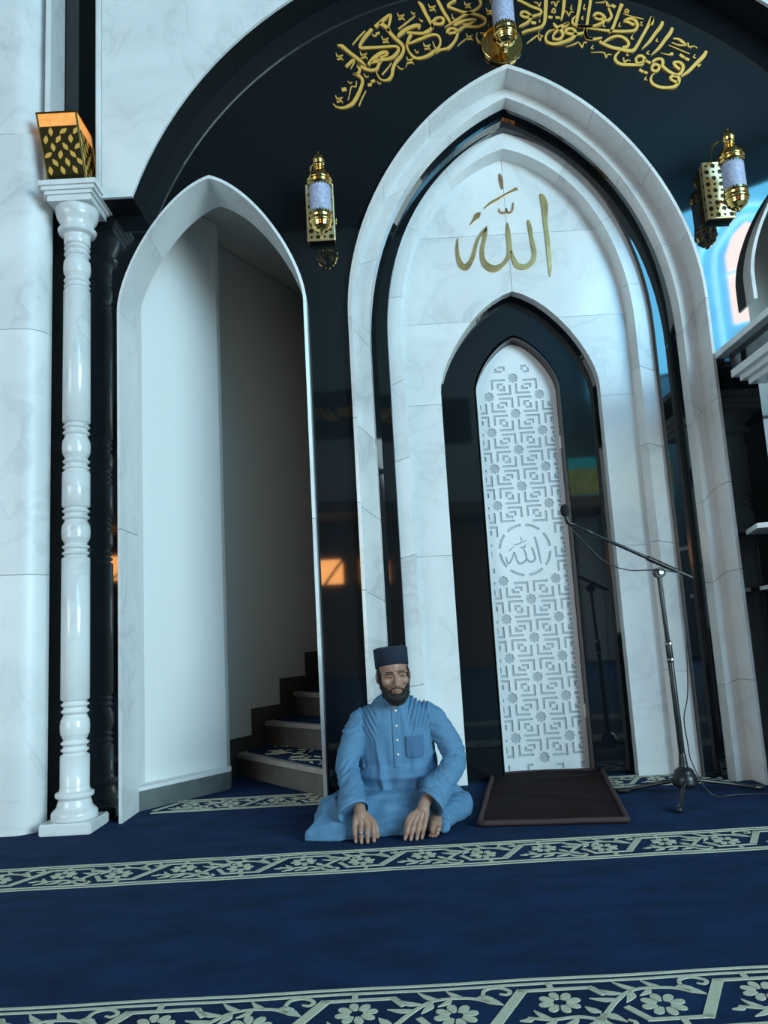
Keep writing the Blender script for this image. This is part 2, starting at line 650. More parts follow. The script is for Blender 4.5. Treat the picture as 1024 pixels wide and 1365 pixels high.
# moulded white edges on both sides of the black strip above the column
struct(box_obj('trim_1', -1.522, -1.489, SPY - 0.012, WALL - 0.003, 3.39, 5.6, M['marble'], bevel=0.006))
struct(box_obj('trim_2', -1.815, -1.782, SPY - 0.012, WALL - 0.003, 3.39, 5.6, M['marble'], bevel=0.006))

# left pier: rounded corner, big marble slabs
pier = struct_empty('wall_pier_left', (-2.5, 4.2, 0))


def pier_slab(x1, z0, z1, rr=0.13, yf=4.05):
    poly = [(-3.4, yf), (x1 - rr, yf)]
    for k in range(1, 25):
        a = -pi / 2 + (pi / 2) * k / 24
        poly.append((x1 - rr + rr * cos(a), yf + rr + rr * sin(a)))
    poly += [(x1 - 0.07, WALL - 0.002), (-3.4, WALL - 0.002)]
    bm = bmesh.new()
    add_prism(bm, poly, z0, z1)
    return bm_obj('marble_slab', bm, M['marble_satin'], pier)


for z0, z1, x1 in ((0, 1.285, -1.797), (1.288, 2.62, -1.797), (2.623, 3.78, -1.797), (3.783, 5.6, -1.848)):
    pier_slab(x1, z0, z1)

# ------------------------------------------------------------------ mihrab
mih = thing('mihrab', (XC, WALL, 0), 'tall pointed marble prayer niche with nested white and black bands', 'prayer niche')
A1i = Arch(1.008, 4.178, SHAPE_A, XC)
A2 = Arch(1.004, 4.165, SHAPE_A, XC)
A3 = Arch(0.913, 4.08, SHAPE_B, XC)
A4 = Arch(0.905, 4.07, SHAPE_B, XC)
A4o = Arch(1.02, 4.19, SHAPE_B, XC)
prof = [(A1, WALL - 0.001), (A1, 4.262), (A1i, 4.255), (A1i, 4.27), (A2, 4.415), (A3, 4.385), (A4, 4.475), (A1i, 4.475)]
J = [0, .2, .42, .6, .78, 1.0, 1.22, 1.45, 1.7, 2.0]
arch_blocks('marble_block', prof, J, M['marble_warm'], mih)
# black granite band: reveal, face, reveal
A5 = Arch(0.875, 4.055, SHAPE_B, XC)
A6 = Arch(0.805, 3.985, SHAPE_B, XC)
A7 = Arch(0.800, 3.975, SHAPE_C, XC)
A5o = Arch(0.93, 4.1, SHAPE_B, XC)
arch_band('granite_band', [(A5o, 4.476), (A4, 4.476), (A5, 4.535), (A6, 4.535), (A7, 4.578), (A5o, 4.60)], M['granite'], mih)
# inner white arch
A8 = Arch(0.712, 3.868, SHAPE_C, XC - 0.005)
A9 = Arch(0.695, 3.851, SHAPE_C, XC - 0.007)
A7o = Arch(0.82, 4.0, SHAPE_C, XC)
J2 = [0, .22, .5, .72, .9, 1.15, 1.42, 1.7, 2.0]
arch_blocks('marble_block', [(A7o, 4.579), (A7, 4.579), (A8, 4.579), (A9, 4.679), (A7o, 4.69)], J2, M['marble'], mih)
# back wall of the niche in slabs, with the inner opening
A10 = Arch(0.489, 2.958, SHAPE_D, XC - 0.005)
A9b = Arch(0.72, 3.88, SHAPE_C, XC - 0.007)
rows = [0, 1.32, 2.25, 2.77, 3.34, 3.88]
for z0, z1 in zip(rows, rows[1:]):
    z0 += 0.002
    for side in (-1, 1):
        zz = [z0 + (z1 - z0) * k / 14 for k in range(15)]
        if z0 < A10.za < z1:
            zz = sorted(zz + [A10.za])
        outer = [(XC - 0.005 + side * A9b.h_at(z), z) for z in zz]
        inner = [(XC - 0.005 + side * max(A10.h_at(z), 0.0012), z) for z in zz]
        poly = outer + inner[::-1]
        cl = [poly[0]]
        for p in poly[1:]:
            if abs(p[0] - cl[-1][0]) + abs(p[1] - cl[-1][1]) > 1e-4:
                cl.append(p)
        me = fill_mesh([cl], 4.68, 4.752)
        link_mesh('marble_slab', me, M['marble'], mih)
# inner black niche: reveal, wide face, reveal to the door
A11 = Arch(0.478, 2.945, SHAPE_D, XC - 0.004)
A12 = Arch(0.272, 2.715, SHAPE_D, XC - 0.002)
A13 = Arch(0.266, 2.700, SHAPE_D, XC)
A11o = Arch(0.56, 3.02, SHAPE_D, XC)
arch_band('granite_band', [(A11o, 4.753), (A10, 4.753), (A11, 4.80), (A12, 4.80), (A13, 4.897), (A11o, 4.90)], M['granite'], mih)
# brown jamb lining beside the door
arch_band('door_lining', [(A13, 4.80), (Arch(0.262, 2.694, SHAPE_D, XC), 4.80), (Arch(0.260, 2.690, SHAPE_D, XC), 4.915), (A13, 4.915)], M['brownframe'], mih)

BAND_LETTERS = [[(-169,4036,32),(-148,4013,88),(-113,4004,152),(-78,4014,192),(-46,4038,199),(-17,4085,207),(3,4128,184),(16,4171,176),(11,4195,160),(-10,4216,160),(-41,4228,56)],
[(-41,4228,56),(-14,4226,144),(2,4247,160),(-3,4275,199),(-14,4283,120)],
[(-14,4283,64),(19,4268,176),(53,4247,199),(84,4242,199),(107,4253,184),(121,4282,160),(131,4301,160)],
[(-125,4425,40),(-98,4416,219),(-69,4387,199),(-26,4345,192),(12,4308,176),(43,4274,40)],
[(55,4281,120),(69,4300,199),(102,4332,239),(139,4355,239),(172,4357,199),(178,4342,80)],
[(73,4295,160),(109,4300,199),(145,4310,199),(181,4313,199),(213,4330,184),(239,4358,176),(245,4378,160),(230,4393,144),(185,4395,168),(119,4394,176),(52,4395,199),(19,4397,184),(13,4417,160),(42,4465,184),(90,4522,184)],
[(183,4516,199),(220,4459,199),(266,4406,184),(275,4371,184),(260,4332,184),(224,4290,184),(204,4247,199),(195,4204,184),(173,4176,160),(146,4170,120),(121,4184,88),(105,4219,64),(99,4241,32)],
[(110,4535,176),(143,4563,199),(176,4591,176),(204,4610,160),(210,4599,160),(201,4560,144),(190,4525,120)],
[(138,4558,239),(169,4537,223),(198,4500,207)],
[(244,4457,80),(254,4471,199),(287,4499,239),(324,4517,239),(360,4527,239),(382,4526,160),(372,4504,120)],
[(304,4483,160),(357,4475,176),(397,4472,184),(429,4485,192),(453,4504,176),(459,4528,160)],
[(325,4467,199),(310,4438,176),(299,4404,160)],
[(295,4409,120),(298,4384,120),(309,4349,112),(338,4312,160),(373,4305,184),(418,4320,184),(456,4345,176),(488,4372,144),(502,4411,120),(493,4446,128),(472,4458,160),(436,4455,168),(390,4438,168),(345,4421,160),(308,4406,80)],
[(454,4531,160),(472,4533,199),(503,4528,176),(526,4539,160),(530,4559,160),(511,4573,160),(483,4567,160),(460,4543,160)],
[(384,4689,96),(404,4660,223),(423,4606,199),(443,4559,192),(458,4518,160),(461,4493,64)],
[(502,4696,180),(519,4650,180),(540,4599,180),(561,4557,158),(567,4534,108)],
[(533,4506,29),(567,4525,79),(613,4553,129),(659,4580,180),(692,4593,201),(726,4609,165),(756,4635,144),(766,4657,144),(759,4680,144)],
[(614,4687,144),(572,4664,144),(567,4644,158),(606,4622,165),(660,4598,180),(708,4588,172),(755,4569,158),(782,4549,129),(784,4529,108),(767,4508,129),(734,4496,158),(694,4499,158),(654,4501,144),(620,4481,158)],
[(590,4512,108),(619,4530,251),(656,4542,158),(693,4546,158),(725,4544,122),(712,4529,108)],
[(646,4513,180),(679,4515,158),(720,4533,108)],
[(547,4463,158),(552,4485,158),(577,4495,144),(604,4482,158),(611,4468,180),(579,4463,144),(554,4460,129)],
[(611,4463,172),(600,4428,165),(574,4390,158),(540,4361,158),(499,4354,144),(462,4339,144)],
[(727,4456,50),(722,4425,79),(734,4393,108),(761,4383,108)],
[(991,4666,160),(1025,4644,176),(1076,4610,176),(1123,4587,160),(1125,4562,144),(1093,4551,160),(1061,4543,184),(1025,4543,176),(1004,4557,160),(1010,4577,160),(1033,4578,176),(1058,4556,176),(1060,4536,176),(1045,4512,160),(1003,4489,144),(984,4480,64)],
[(1165,4655,223),(1158,4600,223),(1150,4540,199),(1140,4496,184),(1118,4472,160),(1072,4458,176),(1026,4448,176),(999,4437,144)],
[(1276,4648,199),(1267,4593,184),(1256,4544,160),(1243,4504,56)],
[(1195,4492,80),(1211,4466,199),(1232,4450,239),(1247,4419,184),(1235,4390,160),(1207,4379,160),(1186,4388,144),(1193,4418,120),(1222,4446,144),(1260,4468,160),(1288,4486,160),(1261,4478,120),(1229,4470,80)],
[(1200,4447,40),(1164,4439,96),(1144,4411,120),(1141,4376,160),(1165,4355,184),(1205,4350,184),(1250,4362,184),(1292,4379,184),(1321,4405,184),(1319,4435,176),(1298,4448,160),(1271,4443,160),(1267,4423,160),(1290,4412,176),(1326,4409,176),(1362,4412,160),(1381,4426,80)],
[(1374,4642,199),(1362,4587,192),(1346,4528,184),(1332,4474,160)],
[(1337,4533,48),(1315,4510,120),(1315,4480,144),(1344,4463,176),(1397,4455,176),(1433,4457,160)],
[(1437,4638,176),(1421,4568,176),(1406,4504,160),(1395,4455,160),(1384,4416,176),(1390,4381,176),(1424,4367,176)],
[(1384,4446,160),(1384,4401,176),(1397,4373,184),(1432,4368,176),(1481,4375,120)],
[(1338,4463,160),(1391,4455,176),(1440,4457,160),(1487,4474,160),(1506,4490,160),(1528,4491,160),(1550,4510,160),(1549,4540,144),(1539,4571,120)],
[(1442,4524,120),(1462,4541,176),(1492,4534,176),(1510,4505,176),(1476,4499,144),(1450,4511,144)],
[(1624,4596,239),(1606,4557,199),(1578,4493,184),(1549,4430,176),(1527,4404,64)],
[(1403,4442,56),(1469,4430,120),(1539,4416,176),(1627,4408,176),(1681,4412,176),(1701,4436,176),(1700,4466,184),(1680,4489,184),(1649,4491,160),(1627,4478,144),(1651,4469,160),(1684,4447,176)],
[(1463,4351,160),(1482,4335,176),(1528,4308,199),(1588,4289,223),(1640,4276,223),(1668,4284,199),(1699,4327,184),(1731,4379,176),(1758,4422,184),(1791,4480,223),(1799,4497,160)],
[(1487,4345,64),(1534,4371,144),(1580,4379,160),(1618,4361,176),(1637,4330,176),(1626,4306,176),(1599,4303,160)],
[(1578,4277,64),(1553,4252,144),(1546,4223,184),(1574,4191,184),(1631,4183,176),(1692,4179,160),(1715,4188,120)],
[(1858,4461,160),(1844,4429,215),(1808,4387,192),(1767,4335,176),(1713,4284,40)],
[(1913,4415,160),(1896,4381,223),(1861,4339,199),(1819,4287,176),(1766,4241,40)],
[(2100,4245,160),(2077,4212,239),(2027,4166,199),(1978,4120,184),(1930,4089,64)],
[(1681,4236,176),(1708,4237,176),(1723,4214,184),(1703,4193,160),(1676,4193,144),(1670,4217,144),(1681,4234,120)],
[(1722,4209,160),(1755,4185,160)],
[(1759,4158,160),(1776,4176,160),(1800,4170,160),(1804,4150,160),(1785,4132,160),(1763,4138,160),(1759,4158,160)],
[(1765,4192,120),(1793,4210,160),(1824,4208,176),(1830,4183,184),(1826,4164,176),(1855,4128,184),(1896,4101,176),(1923,4104,176),(1944,4132,184),(1947,4161,184),(1927,4182,168),(1896,4181,160),(1903,4159,176),(1926,4133,176)],
[(1858,4079,144),(1877,4092,160),(1908,4085,176),(1914,4061,184),(1897,4032,176),(1860,4018,176),(1804,4021,176),(1762,4041,176),(1745,4071,144),(1755,4104,80),(1775,4120,32)],
[(1862,4073,144),(1891,4052,160),(1908,4046,160)],
[(1800,4495,160),(1794,4462,223),(1785,4443,223)]]
BAND_MARKS = [[(-80,4279,160),(-60,4298,160),(-36,4319,176),(-28,4306,80),(-52,4263,48)],
[(-112,4125,239),(-83,4129,239)],
[(46,4147,199),(70,4149,199)],
[(67,4167,184),(91,4176,184)],
[(-33,4425,56),(12,4477,80),(49,4514,64)],
[(33,4111,56),(8,4064,72),(-14,4012,80)],
[(197,4287,48),(168,4249,72),(135,4212,80)],
[(-21,4178,56),(-27,4142,72),(-54,4141,64),(-65,4098,56),(-78,4055,40)],
[(25,4224,40),(38,4203,72),(51,4200,40),(51,4212,32)],
[(102,4170,40),(114,4152,64),(128,4156,40)],
[(231,4265,48),(250,4242,72),(270,4243,40)],
[(-74,4181,40),(-59,4166,64),(-48,4175,40)],
[(90,4487,64),(105,4473,104),(119,4485,80),(137,4489,104)],
[(133,4325,136),(178,4345,120)],
[(358,4597,56),(304,4553,72),(252,4514,80)],
[(456,4416,40),(461,4389,80),(470,4368,40)],
[(335,4626,40),(347,4611,72),(359,4617,40)],
[(383,4576,40),(393,4558,72),(405,4562,40)],
[(342,4369,40),(353,4346,72),(365,4355,40)],
[(292,4281,56),(281,4250,40)],
[(112,4490,80),(137,4499,80)],
[(664,4424,50),(630,4400,50),(603,4375,29)],
[(584,4596,36),(588,4564,72),(600,4563,36)],
[(747,4455,72),(774,4449,72)],
[(1062,4506,199),(1091,4499,199)],
[(1168,4537,176),(1194,4532,176)],
[(1212,4532,160),(1238,4527,160)],
[(1024,4369,40),(1081,4410,72),(1094,4409,80),(1105,4381,80),(1117,4412,56),(1128,4407,40)],
[(1106,4445,32),(1100,4421,64),(1117,4417,40)],
[(1256,4329,32),(1302,4341,64),(1336,4354,64),(1355,4321,96),(1369,4350,64),(1387,4348,80)],
[(1092,4642,64),(1109,4638,64),(1121,4615,80),(1132,4642,56)],
[(1194,4633,80),(1212,4637,64),(1221,4609,96),(1235,4638,64),(1249,4640,40)],
[(1191,4568,88),(1204,4592,72),(1214,4581,72),(1211,4566,80),(1191,4568,88)],
[(1269,4573,56),(1286,4562,64),(1295,4539,80),(1309,4563,56),(1326,4559,56)],
[(1320,4610,40),(1311,4585,80),(1321,4577,56)],
[(1398,4610,40),(1389,4580,80),(1402,4577,56)],
[(1382,4531,40),(1371,4514,80),(1382,4506,56)],
[(1118,4525,40),(1110,4510,72),(1118,4505,48)],
[(1626,4530,48),(1682,4507,64),(1747,4485,56)],
[(1635,4547,88),(1649,4559,80),(1661,4546,88),(1647,4537,80),(1635,4547,80)],
[(1532,4622,80),(1539,4594,199),(1550,4598,199)],
[(1561,4595,199),(1582,4578,199)],
[(1406,4281,48),(1481,4276,72),(1493,4243,96),(1506,4262,64),(1528,4258,64)],
[(1465,4616,32),(1505,4616,64),(1528,4625,64)],
[(1505,4478,40),(1496,4456,80),(1509,4448,48)],
[(1602,4472,40),(1591,4450,80),(1604,4444,48)],
[(1669,4383,40),(1658,4361,104),(1673,4355,48)],
[(1424,4329,40),(1411,4310,88),(1423,4304,48)],
[(1727,4469,40),(1720,4449,72),(1733,4441,48)],
[(1625,4262,40),(1618,4250,80),(1633,4247,48)],
[(1596,4234,80),(1602,4204,96),(1621,4218,56),(1638,4210,56)],
[(1910,4343,80),(1940,4339,136),(1965,4317,176),(1985,4296,80)],
[(1898,4319,48),(1936,4299,96),(1984,4292,80)],
[(1879,4301,48),(1933,4270,72),(1997,4234,56)],
[(1995,4311,96),(2000,4281,104),(2028,4286,64),(2048,4270,56)],
[(1685,4150,176),(1705,4132,176)],
[(1710,4132,160),(1731,4121,160)],
[(1938,4235,176),(1962,4212,176)],
[(1966,4209,176),(1990,4193,176)],
[(1824,4252,32),(1871,4237,80),(1887,4241,199),(1899,4243,160)],
[(1817,4351,40),(1805,4335,72),(1819,4327,48)],
[(1756,4271,48),(1741,4255,80),(1757,4246,48)],
[(2030,4230,48),(2019,4211,88),(2032,4205,48)],
[(1737,4468,48),(1721,4452,88),(1738,4443,48)],
[(1724,4101,40),(1711,4083,88),(1726,4075,40)],
[(2036,4170,56),(2041,4150,96),(2058,4164,56)],
[(-136,4374,40),(-128,4349,88),(-115,4353,72),(-113,4341,48)],
[(-94,4359,56),(-110,4350,72),(-104,4338,72),(-94,4322,40)],
[(-131,4329,104),(-102,4333,88)],
[(11,4375,40),(19,4350,88),(32,4354,72),(34,4341,48)],
[(52,4360,56),(36,4351,72),(42,4338,72),(53,4323,40)],
[(15,4330,104),(44,4333,88)],
[(-151,4091,40),(-143,4066,88),(-130,4070,72),(-128,4058,48)],
[(-110,4076,56),(-126,4067,72),(-120,4055,72),(-109,4040,40)],
[(-146,4047,104),(-118,4050,88)],
[(147,4471,40),(155,4445,88),(168,4449,72),(170,4437,48)],
[(189,4456,56),(173,4447,72),(179,4434,72),(189,4418,40)],
[(152,4426,104),(181,4429,88)],
[(252,4624,40),(259,4599,88),(273,4603,72),(274,4590,48)],
[(294,4609,56),(277,4600,72),(283,4587,72),(294,4571,40)],
[(256,4579,104),(285,4582,88)],
[(445,4672,40),(453,4647,88),(466,4651,72),(468,4638,48)],
[(487,4657,56),(471,4648,72),(477,4635,72),(487,4619,40)],
[(449,4627,104),(479,4630,88)],
[(398,4410,40),(405,4385,88),(418,4389,72),(420,4377,48)],
[(439,4395,56),(423,4386,72),(429,4373,72),(439,4358,40)],
[(401,4365,104),(430,4368,88)],
[(290,4323,40),(297,4298,88),(311,4302,72),(312,4289,48)],
[(331,4308,56),(315,4299,72),(321,4286,72),(331,4271,40)],
[(294,4278,104),(323,4281,88)],
[(662,4456,36),(669,4433,79),(681,4437,65),(682,4425,43)],
[(700,4442,50),(685,4434,65),(690,4423,65),(699,4409,36)],
[(666,4415,93),(692,4418,79)],
[(666,4674,36),(672,4651,79),(685,4655,65),(686,4644,43)],
[(703,4661,50),(689,4653,65),(694,4641,65),(703,4627,36)],
[(669,4633,93),(695,4636,79)],
[(795,4621,36),(802,4598,79),(814,4602,65),(815,4590,43)],
[(832,4607,50),(818,4599,65),(823,4588,65),(832,4573,36)],
[(798,4580,93),(825,4583,79)]]
NICHE_LETTERS = [[(1111,3601,118),(1124,3574,325),(1132,3514,414),(1127,3395,251),(1131,3284,266),(1131,3167,251),(1130,3091,192),(1126,3040,59)],
[(1019,3427,103),(1026,3375,251),(1029,3324,207),(1036,3256,251),(1040,3193,266),(1022,3144,295),(975,3113,355),(928,3124,340),(906,3168,251),(895,3223,148)],
[(885,3416,59),(886,3367,251),(887,3299,295),(886,3232,295),(870,3178,251),(831,3134,295),(778,3111,458),(733,3136,414),(712,3179,295),(713,3242,251),(730,3308,236),(742,3358,251),(755,3402,59)],
[(748,3384,222),(709,3343,177),(679,3286,192),(664,3236,222),(642,3179,266),(603,3133,414),(571,3154,340),(557,3209,222),(556,3268,177),(564,3328,59)],
[(862,3756,103),(868,3710,251),(871,3650,118)],
[(967,3648,192),(901,3618,103),(834,3581,148),(789,3558,133),(746,3522,59)],
[(934,3551,74),(925,3501,118),(906,3485,118),(891,3492,89),(888,3516,74),(881,3490,103),(858,3486,133),(842,3497,89),(841,3518,59)],
[(720,3496,74),(699,3476,369),(677,3451,177),(649,3417,59)]]
MEDALLION_LETTERS = [[(929,1426,116),(940,1382,131),(949,1315,116),(956,1256,73)],
[(906,1362,102),(917,1324,116),(921,1287,131),(891,1271,131),(870,1290,102)],
[(854,1357,87),(866,1320,116),(863,1283,116),(824,1264,131),(805,1294,102),(800,1323,87),(794,1338,73)],
[(794,1338,87),(776,1295,102),(752,1268,116),(741,1312,73)],
[(842,1431,73),(847,1405,73)],
[(876,1407,58),(827,1388,73),(794,1382,58)],
[(793,1371,58),(762,1346,73)],
[(867,1382,73),(863,1364,73),(851,1368,73),(847,1361,73),(834,1366,73)]]


def plane_to3(y):
    return lambda a, b, d: (a, y - d, b)


def mmpts(st):
    return [(a / 1000, b / 1000, w / 10000) for a, b, w in st]


# gold word on the niche wall
word = thing('gold_word', (XC, 4.68, 3.05), 'polished gold Arabic word on the white marble inside the big niche', 'lettering')
for st in NICHE_LETTERS:
    bm = bmesh.new()
    add_ribbon(bm, mmpts(st), plane_to3(4.679), 0.007)
    bm_obj('letter_stroke', bm, M['gold_word'], word)

# ------------------------------------------------------------------ lattice door in the niche
door = thing('lattice_door', (XC, 4.90, 0), 'white pierced lattice door with round medallion at the back of the niche', 'door')
DA = Arch(0.258, 2.688, SHAPE_D, XC)
DI = Arch(0.232, 2.615, SHAPE_D, XC)
MC, MR = (0.862, 1.348), 0.165


def inside_lattice(x, z, m=0.0):
    return z > 0.04 and z < DI.za - m and abs(x - XC) < DI.h_at(z + m) - m


holes = []
DX, DZ = 0.162, 0.118


def rotq(p, k):
    x, y = p
    for _ in range(k):
        x, y = -y, x
    return x, y


def slot(poly, cx, cz):
    pts = [(cx + p[0] * DX, cz + p[1] * DZ) for p in poly]
    if any((x - MC[0]) ** 2 + (z - MC[1]) ** 2 < (MR + 0.012) ** 2 for x, z in pts):
        return
    if all(inside_lattice(x, z) for x, z in pts):
        holes.append(pts)
        return
    if max(z for x, z in pts) > DI.zs or min(z for x, z in pts) < 0.03:
        return
    out = []
    for x, z in pts:                       # cut the opening off at the plain margin of the board
        x = min(max(x, XC - DI.w), XC + DI.w)
        if not out or abs(out[-1][0] - x) + abs(out[-1][1] - z) > 0.0008:
            out.append((x, z))
    if len(out) < 3:
        return
    ar = 0.5 * abs(sum(out[i][0] * out[(i + 1) % len(out)][1] - out[(i + 1) % len(out)][0] * out[i][1] for i in range(len(out))))
    if ar > 8e-5:
        holes.append(out)


def ell(p0, pc, p1, t=0.0072):
    """L-shaped slot along p0 - pc - p1 (axis-aligned, metres), half width t"""
    out = []
    d0 = Vector((pc[0] - p0[0], pc[1] - p0[1])).normalized()
    d1 = Vector((p1[0] - pc[0], p1[1] - pc[1])).normalized()
    n0, n1 = Vector((-d0.y, d0.x)), Vector((-d1.y, d1.x))
    P0, PC, P1 = Vector(p0), Vector(pc), Vector(p1)
    for sgn in (1, -1):
        seq = [P0 + n0 * t * sgn, PC + (n0 + n1) * t * sgn, P1 + n1 * t * sgn]
        out += seq if sgn == 1 else seq[::-1]
    return [(v.x / DX, v.y / DZ) for v in out]


def um(p, k):
    x, y = rotq(p, k)
    return (x * DX, y * DZ)


HOOKS = (((0.10, 0.68), (0.10, 0.15), (0.62, 0.15)), ((0.34, 0.57), (0.34, 0.38), (0.57, 0.38)))
for i in range(-2, 3):
    for j in range(0, 24):
        cx, cz = XC - 0.01 + i * DX, 0.10 + j * DZ
        if (i + j) % 2 == 0:
            star = []
            for k in range(16):
                r = 0.034 if k % 2 == 0 else 0.0265
                a = 2 * pi * k / 16
                star.append((r * cos(a) / DX, r * sin(a) / DZ))
            slot(star, cx, cz)
        else:
            for k in range(4):
                for hk in HOOKS:
                    slot(ell(*[um(p, k) for p in hk]), cx, cz)
# ring of eight slots round the medallion
for k in range(8):
    a0, a1 = 2 * pi * (k + 0.12) / 8, 2 * pi * (k + 0.88) / 8
    o = [(MC[0] + MR * cos(a0 + (a1 - a0) * q / 8), MC[1] + MR * sin(a0 + (a1 - a0) * q / 8)) for q in range(9)]
    i_ = [(MC[0] + (MR - 0.016) * cos(a0 + (a1 - a0) * q / 8), MC[1] + (MR - 0.016) * sin(a0 + (a1 - a0) * q / 8)) for q in range(9)]
    holes.append(o + i_[::-1])
me = pierced_sheet([DA.outline()] + holes, 4.886, 4.8925)
link_mesh('lattice_board', me, M['lattice'], door)
me = fill_mesh([DA.outline()], 4.8930, 4.912)
link_mesh('backing_board', me, M['lattice_back'], door)
bm = bmesh.new()
for st in MEDALLION_LETTERS:
    add_ribbon(bm, mmpts(st), plane_to3(4.886), 0.002)
bm_obj('medallion_word', bm, simple('grey_engraving', (0.36, 0.41, 0.46), 0.5), door)
for z in (2.02, 0.36):
    bm = bmesh.new()
    add_tube(bm, [(XC + 0.258, 4.878, z - 0.035, 0.007), (XC + 0.258, 4.878, z + 0.035, 0.007)], 10)
    add_box(bm, XC + 0.225, XC + 0.256, 4.880, 4.886, z - 0.03, z + 0.03)
    bm_obj('hinge', bm, M['lattice'], door)

# ------------------------------------------------------------------ stair niche
na = thing('niche_arch', (NXC, WALL, 0), 'white marble pointed arch lining the dark stair opening left of the big niche', 'arch')


def niche_lining(A_out, xc, parent, joints):
    Ai = Arch(0.517, 3.535, SHAPE_E, xc)
    Aw = Arch(0.530, 3.552, SHAPE_E, xc)
    arch_blocks('marble_block', [(Aw, 4.50), (A_out, 4.205), (A_out, 4.20), (Ai, 4.195), (Ai, 4.20), (Ai, 4.50)], joints, M['marble'], parent)


niche_lining(N1, NXC, na, [0, .55, 1.0, 1.5, 2.0])
na2 = thing('niche_arch', (RXC, WALL, 0), 'white edge of the pointed opening above the pulpit ledge at the right', 'arch')
niche_lining(R1, RXC, na2, [0.95, 1.5, 2.0])

# stairwell walls
def wall_seg(name, p0, p1, t, z0, z1, mat):
    """vertical wall whose visible face runs p0 -> p1; thickness t to the left of travel"""
    d = (Vector(p1) - Vector(p0)).normalized()
    nx, ny = -d.y * t, d.x * t
    bm = bmesh.new()
    add_prism(bm, [p0, p1, (p1[0] + nx, p1[1] + ny), (p0[0] + nx, p0[1] + ny)], z0, z1)
    return struct(bm_obj(name, bm, mat))


bm = bmesh.new()
add_prism(bm, [(-1.432, 4.501), (-1.432, 4.62), (-1.06, 5.06), (-1.06, 5.16), (-1.6, 5.16), (-1.6, 4.501)], 0, 3.75)
struct(bm_obj('wall_stair_left', bm, M['paint']))
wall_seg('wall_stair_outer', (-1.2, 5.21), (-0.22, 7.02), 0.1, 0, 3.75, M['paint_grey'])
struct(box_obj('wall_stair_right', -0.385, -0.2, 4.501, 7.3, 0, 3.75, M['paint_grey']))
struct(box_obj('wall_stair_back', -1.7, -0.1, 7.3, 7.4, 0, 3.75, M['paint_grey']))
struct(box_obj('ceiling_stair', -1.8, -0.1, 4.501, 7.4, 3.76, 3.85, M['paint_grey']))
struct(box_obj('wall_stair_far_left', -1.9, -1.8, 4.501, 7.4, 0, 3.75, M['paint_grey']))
# skirting of the angled wall with its white top
sk = struct_empty('baseboard_left', (-1.2, 4.8, 0))
bm = bmesh.new()
add_prism(bm, [(-1.425, 4.47), (-1.03, 4.985), (-1.03, 5.05), (-1.065, 5.055), (-1.425, 4.625)], 0, 0.105)
bm_obj('skirting_stone', bm, M['skirt'], sk)
bm = bmesh.new()
add_prism(bm, [(-1.428, 4.463), (-1.022, 4.985), (-1.03, 5.05), (-1.065, 5.055), (-1.425, 4.625)], 0.105, 0.125)
bm_obj('skirting_cap', bm, M['paint'], sk)

# stepped skirting along the outer stair wall
w0, w1 = Vector((-1.2, 5.21)), Vector((-0.22, 7.02))
wd = (w1 - w0).normalized()
wn = Vector((wd.y, -wd.x))
bm = bmesh.new()
tops = [(5.22, 5.589, 0.245), (5.589, 5.884, 0.42), (5.884, 6.18, 0.60), (6.18, 6.48, 0.775), (6.48, 6.8, 0.95)]
for ya, yb, zt in tops:
    pa = w0 + wd * ((ya - w0.y) / wd.y)
    pb = w0 + wd * ((yb - w0.y) / wd.y)
    add_prism(bm, [tuple(pa), tuple(pa + wn * 0.012), tuple(pb + wn * 0.012), tuple(pb)], 0, zt)
struct(bm_obj('baseboard_stair', bm, simple('dark_stair_skirting', (0.055, 0.05, 0.045), 0.4, var=0.2, bscale=8)))

